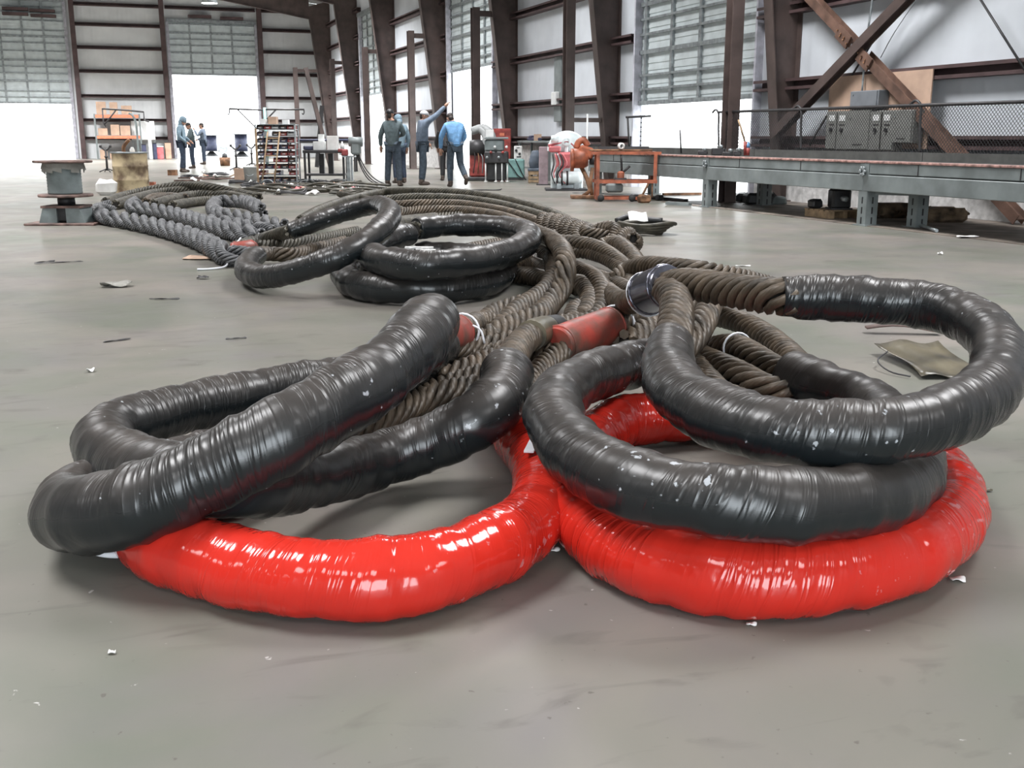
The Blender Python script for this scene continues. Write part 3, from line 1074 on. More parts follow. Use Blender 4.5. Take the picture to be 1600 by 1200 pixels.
tie(t, o, c0, g(1000, 480, .15) - c0, .10, [c0 + Vector((.09, -.02, .04)), c0 + Vector((.12, -.03, -.05)), c0 + Vector((.11, -.05, -.13))], 'cable_tie')
c0 = g(832, 690, .17)
MB().beam(g(826, 706, .20), g(838, 682, .19), .03, .006).build('tape_tag', M['white_tie'], t, o)

# --- red eye, right
t, o = sling('wire rope sling with a glossy red wrapped eye at the bottom of the right stack', g(1200, 890), GF)
P = path([(1120, 640, .11), (1068, 650, .11), (1015, 654, .11), (970, 660, .11), (934, 684, .10), (907, 722, .10), (898, 770, .10), (925, 822, .10), (985, 862, .10), (1070, 888, .10), (1160, 900, .10), (1260, 900, .10), (1355, 886, .10), (1435, 856, .10), (1482, 815, .10), (1484, 772, .10), (1450, 728, .10), (1395, 700, .10), (1320, 680, .10), (1230, 668, .10), (1140, 655, .10), (1085, 640, .10)], .02)
wrap(t, o, P, .098, 'red_wrap', seed=8, rough=.05)
rope(t, o, [g(1110, 641, .11), g(1130, 622, .1), g(1115, 605, .1), g(1100, 585, .09), g(1100, 560, .08)], .06, .36)
rope(t, o, [g(1088, 640, .1), g(1078, 615, .1), g(1098, 590, .09), g(1110, 560, .08)], .06, .36)

# --- black eye, long one leaning at left
t, o = sling('wire rope sling whose long black wrapped eye leans across the left stack', g(400, 720), GF)
P = path([(690, 540, .20), (650, 565, .20), (560, 628, .17), (430, 688, .15), (280, 735, .14), (165, 765, .13), (120, 780, .13), (108, 800, .15), (150, 803, .20), (225, 783, .25), (320, 742, .31), (430, 684, .39), (530, 626, .45), (595, 583, .48), (632, 552, .51), (656, 525, .53), (670, 506, .50), (678, 504, .40), (676, 514, .31), (672, 524, .25)], .02)
wrap(t, o, P, .099, 'black_wrap', seed=5, rough=.05)
sleeve(t, o, [g(668, 530, .26), g(695, 525, .23), g(716, 519, .20)], .085, 'sleeve_red')
rope(t, o, [g(712, 521, .20), g(730, 511, .17), g(750, 504, .12), g(775, 505, .08)], .065, .36)
c0 = g(722, 517, .2)
tie(t, o, c0, g(745, 506, .16) - c0, .085, [c0 + Vector((.0, -.08, .05)), c0 + Vector((.06, -.1, .02)), c0 + Vector((.08, -.11, -.05))])
b = MB().tube(spline([g(98, 826, .09), g(124, 850, .06), g(156, 864, .05), g(190, 866, .06), g(220, 858, .09)], .02), .011, 6)
b.build('white_strap', M['white_tie'], t, o)
rope(t, o, [g(690, 541, .19), g(730, 546, .12), g(780, 538, .10), g(830, 524, .09), g(880, 505, .08), g(930, 498, .08)], .06, .42)

# --- black eye, lower left
t, o = sling('wire rope sling with a black wrapped eye lying beneath the leaning one at left', g(600, 715), GF)
P = path([(792, 578, .30), (785, 615, .28), (745, 655, .24), (680, 688, .17), (610, 712, .13), (540, 733, .14), (460, 750, .18), (370, 757, .25), (280, 748, .25), (205, 728, .22), (165, 702, .20), (172, 676, .2), (225, 655, .2), (310, 634, .2), (410, 613, .2), (510, 596, .2), (600, 582, .18), (655, 575, .14)], .02)
wrap(t, o, P, .093, 'black_wrap', seed=11, rough=.05)
rope(t, o, [g(793, 582, .30), g(802, 555, .27), g(818, 533, .24), g(842, 519, .2), g(880, 511, .14), g(930, 503, .09), g(980, 492, .08)], .068, .5)
tp = MB().tube(spline([g(829, 525, .23), g(839, 520, .21), g(852, 516, .19)], .02), .074, 20)
tp.build('grey_tape', M['film'], t, o)
tp = MB().tube(spline([g(853, 516, .19), g(862, 514, .17), g(868, 513, .16)], .02), .072, 20)
tp.build('black_tape', M['black'], t, o)
rope(t, o, [g(655, 576, .13), g(690, 566, .1), g(740, 558, .08), g(800, 545, .08), g(860, 528, .08)], .06, .40)

# --- black eye, lower right
t, o = sling('wire rope sling with a black wrapped eye sandwiched between the red and top eyes', g(1150, 770), GF)
P = path([(1022, 560, .26), (985, 570, .28), (935, 584, .30), (890, 604, .31), (866, 638, .31), (880, 685, .31), (935, 732, .31), (1010, 762, .31), (1090, 778, .31), (1180, 788, .30), (1280, 788, .28), (1370, 776, .26), (1418, 752, .23), (1424, 712, .2), (1400, 665, .18), (1352, 625, .17), (1300, 608, .17), (1240, 592, .16)], .02)
wrap(t, o, P, .089, 'black_wrap', seed=14, rough=.05, flare=.32)
rope(t, o, [g(1258, 582, .18), g(1232, 553, .17), g(1198, 525, .17), g(1165, 507, .17), g(1135, 497, .15), g(1105, 492, .12)], .062, .36)
rope(t, o, [g(1258, 600, .16), g(1212, 577, .17), g(1178, 556, .19), g(1145, 541, .18), g(1110, 545, .12)], .062, .36)
rope(t, o, [g(1244, 618, .12), g(1200, 610, .12), g(1160, 590, .13), g(1122, 572, .11), g(1095, 560, .09)], .07, .5)
rope(t, o, [g(1010, 563, .265), g(1022, 560, .26), g(1050, 556, .22), g(1078, 535, .24), g(1096, 508, .28), g(1110, 475, .30), g(1118, 455, .26)], .066, .5)
c0 = g(1152, 543, .19)
tie(t, o, c0, g(1190, 560, .19) - c0, .068, None, 'cable_tie', .005)

# --- black eye, top right
t, o = sling('wire rope sling with a black wrapped eye raised on top of the right stack', g(1300, 660), GF)
P = path([(1049, 536, .44), (1044, 562, .43), (1050, 595, .43), (1082, 630, .42), (1140, 655, .42), (1210, 672, .42), (1290, 678, .42), (1380, 673, .43), (1460, 656, .44), (1530, 622, .46), (1562, 578, .48), (1556, 535, .50), (1515, 498, .53), (1450, 477, .55), (1370, 469, .56), (1290, 465, .56), (1222, 464, .56)], .02)
wrap(t, o, P, .083, 'black_wrap', seed=21, rough=.05)
rope(t, o, [g(1048, 552, .43), g(1050, 536, .44), g(1054, 515, .455), g(1057, 488, .47), g(1052, 462, .48), g(1036, 450, .47)], .07, .52)
rope(t, o, [g(1245, 465, .56), g(1222, 464, .56), g(1190, 461, .55), g(1145, 454, .54), g(1100, 447, .53), g(1062, 444, .51), g(1036, 449, .47)], .072, .38)
sleeve(t, o, [g(1046, 446, .49), g(1026, 452, .46), g(1006, 461, .42)], .098, 'sleeve_steel')
rope(t, o, [g(1012, 458, .43), g(990, 470, .33), g(968, 470, .2), g(945, 452, .12), g(925, 438, .09)], .068, .34)
c0 = g(1005, 468, .44)
tie(t, o, g(1010, 460, .42), g(1026, 452, .46) - g(1006, 461, .42), .103, [g(1000, 452, .42), g(997, 468, .4), g(1001, 484, .36)])
b = MB()
for dx in (0, 9):
    b.tube(spline([g(1580 + dx * .6, 506, .52), g(1592 + dx * .4, 535, .5), g(1596, 575, .47), g(1588, 602, .44)], .02), .006, 6)
b.build('white_strap', M['white_tie'], t, o)
b = MB().tube(spline([g(1526, 664, .39), g(1525, 675, .36), g(1523, 684, .335)], .01), .008, 6)
b.build('hanging_tag', M['white_tie'], t, o)

# --- middle distance stack
GM = 'black-eyed slings piled in the middle distance'
t, o = sling('wire rope sling whose tilted black eye stands up at the left of the middle pile', g(480, 420), GM)
P = path([(402, 398, .14), (390, 408, .12), (386, 424, .12), (410, 432, .13), (460, 424, .2), (520, 404, .3), (570, 378, .40), (603, 348, .50), (603, 325, .52), (575, 322, .48), (530, 334, .40), (490, 348, .33), (452, 362, .25)], .025)
wrap(t, o, P, .088, 'black_wrap', seed=31, rough=.05)
rope(t, o, [g(455, 361, .26), g(430, 368, .18), g(405, 376, .12), g(375, 385, .1), g(345, 395, .08)], .07, .36, 'strand_dark')
rope(t, o, [g(404, 398, .14), g(420, 396, .1), g(450, 398, .08), g(490, 390, .07), g(540, 378, .07)], .07, .40, 'strand')
rope(t, o, [g(400, 386, .1), g(440, 384, .08), g(480, 378, .08), g(560, 362, .08)], .07, .36, 'strand_dark')
sleeve(t, o, [g(363, 393, .11), g(378, 391, .12), g(395, 389, .12)], .085, 'sleeve_red')
b = MB().tube(spline([g(376, 372, .18), g(366, 386, .15), g(358, 402, .08), g(352, 416, .02), g(330, 420, .01), g(308, 421, .01)], .03), .009, 6)
b.build('white_strap', M['white_tie'], t, o)
t, o = sling('wire rope sling with a black eye stacked on top, right of the middle pile', g(700, 410), GM)
P = path([(640, 366, .33), (605, 375, .31), (578, 393, .3), (600, 408, .3), (660, 414, .3), (730, 409, .3), (790, 396, .31), (824, 377, .33), (815, 361, .34), (765, 353, .35), (700, 352, .35), (650, 357, .34)], .025)
wrap(t, o, P, .10, 'black_wrap', seed=33, rough=.05)
rope(t, o, [g(640, 366, .33), g(622, 358, .25), g(630, 346, .16), g(680, 340, .1)], .07, .34, 'strand_dark')
rope(t, o, [g(650, 358, .34), g(630, 360, .25), g(620, 350, .16), g(660, 342, .09), g(720, 338, .08)], .07, .34, 'strand_dark')
b = MB()
rg = random.Random(4)
for i in range(9):
    x, y = rg.uniform(632, 672), rg.uniform(386, 396)
    c = g(x, y, .375)
    b.box(c, (rg.uniform(.04, .12), .02, .012), (rg.uniform(-.3, .3), rg.uniform(-.2, .2), rg.uniform(-.7, .7)))
b.build('torn_film', M['paper'], t, o, kind='stuff')
t, o = sling('wire rope sling with a black eye lying flat on the floor under the middle pile', g(680, 455), GM)
P = path([(600, 400, .11), (560, 408, .11), (538, 428, .11), (560, 445, .11), (620, 452, .11), (690, 451, .11), (750, 445, .11), (780, 432, .12), (785, 415, .12), (760, 402, .12), (700, 396, .11), (650, 395, .11)], .025)
wrap(t, o, P, .10, 'black_wrap', seed=35, rough=.05)
rope(t, o, [g(790, 425, .10), g(815, 415, .09), g(845, 405, .08), g(870, 400, .08)], .07, .36)
rope(t, o, [g(700, 397, .11), g(760, 385, .1), g(830, 372, .09), g(880, 366, .08)], .07, .36)

# --- loose ropes of the tangle, each a run of rope of its own
def run(label, pix, R=.07, lay=.28, m='strand', group='loose wire ropes in the tangle'):
    pts = [g(*p) for p in pix]
    c = pts[len(pts) // 2]
    t = thing('wire_rope', label, 'rope', (c.x, c.y, 0), 0, group)
    rope(t, Vector((c.x, c.y, 0)), pts, R, lay, m)
    return t
run('wire rope looping down the tangle just right of the middle black eyes', [(838, 362, .2), (862, 374, .3), (880, 396, .34), (884, 420, .28), (880, 445, .18), (862, 472, .1), (838, 495, .1), (806, 508, .1), (776, 522, .1), (745, 540, .08)], .075, .56)
run('wire rope running beside the looping one toward the leaning black eye', [(836, 393, .12), (858, 402, .14), (866, 425, .14), (856, 450, .1), (838, 466, .09), (812, 484, .09), (788, 508, .08), (765, 535, .08)], .075, .56)
run('wire rope lying left of the two that come down to the leaning black eye', [(830, 470, .08), (800, 480, .08), (772, 490, .08), (752, 510, .08), (738, 530, .08)], .068, .56)
run('upper of two parallel wire ropes crossing the middle of the tangle', [(868, 378, .2), (890, 378, .2), (918, 382, .19), (945, 392, .17), (965, 406, .13), (990, 428, .08)], .068, .36)
run('lower of two parallel wire ropes crossing the middle of the tangle', [(882, 392, .12), (910, 393, .12), (940, 400, .12), (962, 412, .1), (985, 432, .07)], .068, .36)
run('wire rope humping over at the right rim of the tangle near the small coil', [(936, 392, .1), (945, 383, .14), (962, 381, .16), (978, 390, .15), (992, 406, .12), (1002, 424, .08)], .08, .36)
run('wire rope bending behind the steel-sleeved rope, topmost of its arch', [(960, 440, .1), (978, 424, .16), (1005, 416, .22), (1045, 418, .26), (1095, 424, .26), (1150, 434, .2), (1200, 446, .1)], .075, .36)
run('wire rope rising left under the arch behind the dark steel sleeve', [(985, 452, .08), (990, 432, .12), (1012, 425, .16), (1050, 430, .18), (1110, 440, .15), (1160, 452, .1)], .068, .36)
run('short wire rope curling in the centre of the tangle with pale worn strands', [(890, 416, .1), (912, 425, .14), (934, 440, .16), (943, 460, .14), (940, 485, .1), (928, 505, .08)], .072, .56)
run('wire rope dropping beside the pale worn one in the tangle centre', [(882, 445, .09), (908, 446, .1), (922, 460, .1), (922, 482, .09), (912, 502, .08)], .08, .56)
run('short stub of wire rope in the gap of the tangle above the red sleeve', [(918, 478, .07), (902, 482, .08), (896, 496, .08), (898, 510, .08)], .066, .56)
run('wire rope lying low in shadow under the tangle toward the steel sleeve', [(890, 428, .08), (925, 432, .08), (960, 444, .08), (1000, 462, .08), (1030, 470, .08)], .07, .3)
run('wire rope under the steel sleeve with greenish grey strands', [(975, 540, .08), (1000, 525, .08), (1030, 502, .08), (1060, 480, .08), (1100, 465, .08)], .085, .7)
run('wire rope low at the near side of the right stack, beneath the raised eye', [(1068, 520, .1), (1085, 560, .09), (1100, 590, .09), (1120, 612, .09), (1160, 630, .08)], .062, .3)
run('wire rope crossing the floor behind the lower left black eye', [(600, 655, .08), (640, 638, .08), (690, 616, .1), (740, 606, .08), (790, 600, .08)], .06, .4)
run('wire rope seen between the leaning black eye and the tape-banded rope', [(680, 594, .1), (720, 582, .1), (770, 562, .09), (820, 548, .08)], .062, .45)
run('wire rope lying flat on the floor left under the tangle', [(800, 408, .08), (828, 412, .08), (850, 420, .08), (866, 436, .08)], .07, .3)
run('worn wire rope on the floor at the left foot of the tangle', [(797, 428, .07), (830, 432, .07), (860, 440, .07)], .075, .3, 'strand')
# arcs behind the middle pile
GA = 'wire ropes sweeping in an arc behind the middle pile'
run('outermost wire rope of the arc sweeping behind the middle black eyes', [(470, 345, .1), (500, 328, .1), (545, 312, .1), (600, 300, .12), (655, 299, .2), (715, 301, .2), (770, 308, .16), (825, 321, .12), (872, 338, .1), (905, 356, .09), (940, 378, .08)], .075, .34, 'strand_dark', GA)
run('second wire rope of the arc, just inside the outermost', [(485, 352, .1), (530, 330, .1), (580, 316, .14), (640, 309, .2), (705, 310, .2), (765, 317, .17), (820, 330, .12), (862, 344, .1), (895, 362, .09), (925, 382, .08)], .075, .34, 'strand_dark', GA)
run('third wire rope of the arc behind the middle black eyes', [(600, 322, .12), (650, 319, .16), (710, 319, .15), (770, 327, .12), (820, 340, .1), (858, 356, .1)], .075, .34, 'strand', GA)
run('innermost wire rope of the arc, close above the black eye rim', [(612, 335, .1), (660, 329, .12), (715, 329, .11), (770, 336, .1), (815, 350, .1), (850, 366, .1)], .075, .34, 'strand', GA)
run('wire rope crossing into the arc from the scrap heap at left', [(530, 303, .08), (565, 309, .1), (600, 318, .1), (630, 330, .1)], .06, .34, 'strand_dark', GA)
# dark ropes at left, behind the braids
GD = 'dark wire ropes humped behind the braided slings'
run('topmost dark wire rope humped behind the braided slings', [(165, 316, .08), (195, 306, .12), (240, 296, .2), (285, 290, .26), (330, 293, .24), (370, 301, .15), (405, 308, .1)], .085, .42, 'strand_dark', GD)
run('second dark wire rope humped behind the braided slings', [(180, 320, .08), (215, 309, .12), (255, 300, .16), (300, 297, .18), (345, 299, .16), (385, 306, .1)], .085, .42, 'strand_dark', GD)
run('brownish wire rope bending low behind the braided slings', [(228, 316, .1), (240, 309, .12), (262, 307, .1), (290, 309, .1)], .08, .42, 'strand', GD)
run('third dark wire rope humped behind the braided slings', [(240, 319, .08), (270, 311, .1), (310, 304, .12), (350, 304, .12), (390, 312, .1)], .085, .42, 'strand_dark', GD)
run('lowest dark wire rope behind the braided slings, near the floor', [(270, 321, .08), (305, 315, .08), (340, 312, .08), (375, 313, .08)], .08, .42, 'strand_dark', GD)

# --- braided slings: three ropes wound round each other
def braid(label, pix, a=.060, R=.051, lay=1.1, m='strand_grey', group='grey braided slings'):
    P = path(pix, .05)
    c = P[len(P) // 2]
    off = Vector((c[0], c[1], 0))
    t = thing('braided_sling', label, 'sling', off, 0, group)
    T, N, B = frames(P)
    s = np.arange(len(P)) * .05
    P[:, 2] -= .03
    for k in range(3):
        th = 2 * PI * s / lay + 2 * PI * k / 3
        Q = P + a * (np.cos(th)[:, None] * N + np.sin(th)[:, None] * B)
        rope(t, off, spline([q for q in Q], .03), R, .24, m, seg=5)
    return t
braid('front grey braided sling lying nearest along the left of the ropes', [(172, 320, .16), (156, 324, .14), (160, 334, .14), (195, 340, .14), (240, 349, .14), (285, 361, .14), (320, 374, .14), (345, 388, .14), (362, 396, .12), (390, 398, .1)])
braid('rear grey braided sling running behind the front one', [(212, 314, .15), (206, 320, .14), (232, 324, .14), (275, 332, .14), (320, 345, .14), (362, 357, .14), (405, 366, .13)])
braid('short grey braided sling beside the knot, ending at the tilted black eye', [(330, 344, .14), (362, 348, .14), (400, 356, .14), (430, 360, .12)])
braid('grey braided sling twisted into a knot above the braids', [(445, 352, .14), (418, 346, .14), (380, 338, .14), (345, 332, .14), (332, 322, .15), (345, 312, .15), (375, 312, .18), (398, 318, .2), (408, 326, .16)])
braid('brown cable-laid sling humped at the upper right of the tangle', [(850, 346, .14), (878, 352, .16), (905, 362, .18), (928, 368, .2), (950, 364, .22), (968, 368, .2), (985, 382, .16)], .085, .07, .9, 'strand')

# ------------------------------------------------------------------ background things
def place(px, py):
    """ground point and the scale there (pixels per metre)"""
    b = g(px, py)
    d = b.x * math.sin(YAW) + b.y * math.cos(YAW)
    return b, math.hypot(FPX, 386) / d
FACE = -YAW       # local x to the right, local y straight away

# --- people
def skin(verts, edges, radii, root=0):
    me = bpy.data.meshes.new('skin')
    me.from_pydata([tuple(v) for v in verts], edges, [])
    o = bpy.data.objects.new('skin', me)
    C.objects.link(o)
    o.modifiers.new('s', 'SKIN')
    lay = me.skin_vertices[0].data
    for i, r in enumerate(radii):
        r = r if isinstance(r, tuple) else (r, r)
        lay[i].radius = r
        lay[i].use_root = (i == root)
    sub = o.modifiers.new('u', 'SUBSURF')
    sub.levels = 2
    dg = bpy.context.evaluated_depsgraph_get()
    e = o.evaluated_get(dg).to_mesh()
    V = [tuple(v.co) for v in e.vertices]
    F = [tuple(p.vertices) for p in e.polygons]
    o.evaluated_get(dg).to_mesh_clear()
    bpy.data.objects.remove(o)
    bpy.data.meshes.remove(me)
    return V, F

def hand(b, w, d, side):
    """palm, four fingers of unequal length and a thumb, slightly curled"""
    w, d = Vector(w), Vector(d).normalized()
    up = Vector((0, 0, 1)) if abs(d.z) < .8 else Vector((0, 1, 0))
    s = d.cross(up).normalized()
    n = s.cross(d).normalized()
    b.tube([w - d * .02, w + d * .03, w + d * .075, w + d * .095], [.025, .038, .04, .03], 8)
    for k, L_ in enumerate((.068, .078, .073, .058)):
        q = w + d * .088 + s * ((k - 1.5) * .019)
        b.tube([q - d * .02, q + d * L_ * .45, q + d * L_ * .8 - n * .012 , q + d * L_ * .95 - n * .03], [.0095, .009, .008, .006], 6)
    q = w + d * .03 + s * (side * -.03)
    b.tube([q, q + d * .03 + s * (side * -.025), q + d * .06 + s * (side * -.03) - n * .012], [.011, .01, .008], 6)

def person(label, base, rz, J, cols, head='hair', scale=1.0, group='workers in the hall'):
    """J: joints in metres, x right, y forward, z up"""
    d = dict(pel=(0, 0, .96), waist=(0, 0, 1.1), chest=(0, .0, 1.32), neck=(0, .0, 1.50), head=(0, .03, 1.63), nod=0.0,
             hl=(-.09, 0, .92), hr=(.09, 0, .92), kl=(-.11, .02, .5), kr=(.11, .02, .5), al=(-.12, -.02, .09), ar=(.12, -.02, .09),
             sl=(-.185, 0, 1.42), sr=(.185, 0, 1.42), el=(-.27, -.02, 1.14), er=(.27, -.02, 1.14), wl=(-.28, .08, .90), wr=(.28, .08, .90), toe=0.0)
    d.update(J)
    k = {a: Vector(v) for a, v in d.items() if isinstance(v, tuple)}
    b = MB()
    # body: one skinned surface from feet to neck
    names = ['pel', 'waist', 'chest', 'neck', 'hl', 'kl', 'al', 'hr', 'kr', 'ar', 'sl', 'el', 'wl', 'sr', 'er', 'wr']
    ed = [(0, 1), (1, 2), (2, 3), (0, 4), (4, 5), (5, 6), (0, 7), (7, 8), (8, 9), (2, 10), (10, 11), (11, 12), (2, 13), (13, 14), (14, 15)]
    rad = [(.13, .10), (.12, .09), (.14, .10), .055, .085, .055, .04, .085, .055, .04, .06, .042, .028, .06, .042, .028]
    V, F = skin([k[n_] for n_ in names], ed, rad)
    b.add(V, F, None, True)
    hd = k['head']
    fwd = Vector((0, math.cos(d['nod']), -math.sin(d['nod'])))
    upv = Vector((0, math.sin(d['nod']), math.cos(d['nod'])))
    sd = Vector((1, 0, 0))
    def hp(x, y, z): return hd + sd * x + fwd * y + upv * z
    # skull with jaw, brow and chin from stacked rings
    rings = []
    prof = [(-.125, .030, .035, .035), (-.105, .048, .060, .030), (-.07, .060, .078, .018), (-.03, .068, .088, .008), (.02, .073, .094, 0), (.06, .072, .092, -.005), (.095, .055, .072, -.008), (.118, .02, .03, -.01)]
    for z, rx, ry, oy in prof:
        rings.append([hp(rx * math.cos(a), oy + ry * math.sin(a), z) for a in np.linspace(0, 2 * PI, 14, endpoint=False)])
    vs = [p for r in rings for p in r]
    fs = [(i * 14 + j, i * 14 + (j + 1) % 14, i * 14 + 14 + (j + 1) % 14, i * 14 + 14 + j) for i in range(len(rings) - 1) for j in range(14)]
    fs += [tuple(range(13, -1, -1)), tuple(range(len(vs) - 14, len(vs)))]
    b.add(vs, fs, None, True)
    b.tube([k['neck'] - Vector((0, 0, .06)), k['neck'], hp(0, -.01, -.07)], [.062, .056, .052], 10)
    b.tube([hp(0, .09, .02), hp(0, .108, -.018), hp(0, .092, -.03)], [.008, .015, .01], 6)        # nose
    b.tube([hp(-.025, .092, -.062), hp(0, .099, -.062), hp(.025, .092, -.062)], [.004, .008, .004], 6)   # lips
    for s_ in (-1, 1):
        b.tube([hp(s_ * .068, -.005, .02), hp(s_ * .082, -.012, .005), hp(s_ * .072, 0, -.03)], [.012, .014, .008], 6)   # ear
        b.tube([hp(s_ * .04, .083, .026), hp(s_ * .025, .09, .026)], [.008, .008], 6)             # eye
    hand(b, k['wl'], k['wl'] - k['el'], -1)
    hand(b, k['wr'], k['wr'] - k['er'], 1)
    root = b.build('person', M['skin'])
    root.location = base
    root.rotation_euler = (0, 0, rz)
    root.scale = (scale,) * 3
    tag(root, label, 'person', group)
    # clothes
    V, F = skin([k['pel'] - Vector((0, 0, .10)), k['pel'], k['waist'], k['chest'], k['neck'] + Vector((0, 0, .0)), k['sl'], k['el'], k['wl'], k['sr'], k['er'], k['wr']],
                [(0, 1), (1, 2), (2, 3), (3, 4), (3, 5), (5, 6), (6, 7), (3, 8), (8, 9), (9, 10)],
                [(.152, .152), (.15, .15), (.15, .15), (.165, .15), .075, .088, .066, .045, .088, .066, .045], 2)
    MB().add(V, F, None, True).build('shirt', M[cols[0]], root)
    V, F = skin([k['pel'], k['hl'], k['kl'], k['al'], k['hr'], k['kr'], k['ar']], [(0, 1), (1, 2), (2, 3), (0, 4), (4, 5), (5, 6)],
                [(.14, .14), .105, .082, .07, .105, .082, .07])
    MB().add(V, F, None, True).build('trousers', M[cols[1]], root)
    for a, kn in (('al', 'kl'), ('ar', 'kr')):
        A = k[a]
        dn = (A - k[kn]).normalized()
        ft = Vector((0, 1, 0))
        ft = (ft - dn * ft.dot(dn)).normalized()
        hs = A + dn * .045
        bb = MB().tube([A - dn * .06, A, hs], [.058, .058, .05], 10)
        bb.tube([hs - ft * .06, hs - ft * .03, hs + ft * .06, hs + ft * .15, hs + ft * .19], [.03, .045, .047, .042, .02], 10)
        bb.build('boot', M[cols[2]], root)
    # hair, hood or cap
    b = MB()
    def cap(r, z0, back, grow=1.0):
        rr = []
        for z, sx in ((z0, .98), (.03, 1.04), (.07, 1.0), (.105, .78), (.128, .3)):
            rr.append([hp(.077 * sx * grow * math.cos(a), back + .099 * sx * grow * math.sin(a), z * grow) for a in np.linspace(0, 2 * PI, 14, endpoint=False)])
        v2 = [p for r_ in rr for p in r_]
        f2 = [(i * 14 + j, i * 14 + (j + 1) % 14, i * 14 + 14 + (j + 1) % 14, i * 14 + 14 + j) for i in range(len(rr) - 1) for j in range(14)]
        f2 += [tuple(range(13, -1, -1)), tuple(range(len(v2) - 14, len(v2)))]
        b.add(v2, f2, None, True)
    if head == 'hair':
        cap(1, .02, -.012)
        b.tube([hp(0, -.05, .03), hp(0, -.055, -.03), hp(0, -.045, -.075)], [.06, .058, .04], 10)
        b.build('hair', M['hair'], root)
    elif head == 'hood':
        cap(1, -.02, -.02, 1.2)
        b.tube([hp(0, -.05, .05), hp(0, -.07, -.04), hp(0, -.05, -.13), k['neck'] + Vector((0, -.04, -.03))], [.08, .085, .09, .085], 12)
        b.build('hood', M[cols[0]], root)
    else:
        cap(1, .03, -.006, 1.06)
        b.prism([(-.06, 0), (.06, 0), (.045, .08), (-.045, .08)], 0, .01, 'Z')
        n_ = len(b.v)
        for i in range(n_ - 8, n_):
            x, y, z = b.v[i]
            b.v[i] = tuple(hp(x, y + .085, z + .035))
        b.build('cap', M[head], root)
        bh = MB()
        bh.tube([hp(0, -.055, .03), hp(0, -.06, -.03), hp(0, -.045, -.07)], [.05, .052, .036], 10)
        bh.build('hair', M['hair'], root)
    return root

B_, _ = place(287, 269)
person('person in a hooded slate jacket and dark trousers, in profile by the far right door', B_, FACE - PI / 2,
       dict(head=(0, .10, 1.63), neck=(0, .03, 1.5), nod=.35, el=(-.25, .0, 1.14), er=(.25, .0, 1.14), wl=(-.12, .24, 1.0), wr=(.14, .22, .95), kl=(-.09, 0, .5), kr=(.09, .04, .5)),
       ('shirt_slate', 'denim', 'boot'), 'hood')
B_, _ = place(302, 263)
person('person in a dark jacket half hidden behind the hooded worker, arms folded', B_, FACE + PI * .62,
       dict(head=(0, .08, 1.60), nod=.25, el=(-.3, .1, 1.16), er=(.3, .1, 1.16), wl=(.05, .26, 1.14), wr=(-.05, .28, 1.2)), ('shirt_green', 'denim', 'boot'), 'black', .95)
B_, _ = place(320, 257)
person('person in a grey-blue shirt farthest off, silhouetted in the bright doorway, forearm raised', B_, FACE + PI * .5,
       dict(head=(0, .05, 1.63), nod=.1, el=(-.24, .16, 1.2), wl=(-.2, .30, 1.46), er=(.24, .1, 1.12), wr=(.12, .28, 1.05), kl=(-.08, 0, .5), kr=(.08, .02, .5), al=(-.08, 0, .09), ar=(.08, .02, .09)), ('shirt_grey', 'denim', 'boot'), 'hair', .97)
B_, _ = place(615, 291)
person('person in a dark cap and grey-green shirt seen from behind, left of the trio', B_, FACE - .25,
       dict(head=(-.05, .02, 1.63), nod=.05, kl=(-.13, .02, .5), kr=(.13, .02, .5), al=(-.15, 0, .09), ar=(.15, 0, .09), el=(-.29, -.02, 1.16), wl=(-.31, .05, .92), er=(.25, .1, 1.2), wr=(.1, .25, 1.16)), ('shirt_green', 'denim_grey', 'boot'), 'black')
B_, _ = place(625, 286)
person('person in a grey hood mostly hidden behind the worker in the dark cap', B_, FACE + .6,
       dict(head=(0, .04, 1.60), nod=.1, el=(-.28, .0, 1.16), er=(.28, .0, 1.16)), ('shirt_slate', 'denim', 'boot'), 'hood', .96)
B_, _ = place(661, 289)
person('person in a pale cap raising one arm high toward the right', B_, FACE - PI * .42,
       dict(chest=(0, -.02, 1.32), neck=(0, .0, 1.5), head=(0, .06, 1.61), nod=.15, sr=(.19, .05, 1.45), er=(.24, .30, 1.62), wr=(.2, .53, 1.84), el=(-.26, .02, 1.15), wl=(-.24, .18, .98),
            kl=(-.09, .05, .5), kr=(.09, -.02, .5), al=(-.1, .0, .09), ar=(.1, -.06, .09)), ('shirt_grey', 'denim_grey', 'boot'), 'cap_white')
B_, _ = place(698, 282)
person('person in dark clothes mostly hidden behind the worker in the blue shirt', B_, FACE + .3,
       dict(head=(0, .2, 1.36), neck=(0, .12, 1.34), chest=(0, .06, 1.2), sl=(-.19, .1, 1.3), sr=(.19, .1, 1.3), el=(-.25, .2, 1.05), er=(.25, .2, 1.05), wl=(-.18, .34, .9), wr=(.18, .34, .9), nod=.5), ('black', 'black', 'boot'), 'hair', .93)
B_, _ = place(712, 292)
person('person in a bright blue shirt walking away with head bowed, right of the trio', B_, FACE + .35,
       dict(waist=(0, .03, 1.1), chest=(0, .10, 1.30), neck=(0, .17, 1.46), head=(-.03, .27, 1.54), nod=.55, sl=(-.185, .12, 1.37), sr=(.185, .10, 1.37), el=(-.29, .16, 1.12), wl=(-.27, .26, .86), er=(.28, .14, 1.12), wr=(.22, .32, .98),
            kl=(-.1, .12, .52), al=(-.1, .08, .09), kr=(.13, .03, .52), ar=(.17, -.26, .22)), ('shirt_blue', 'denim_grey', 'boot'), 'hair')

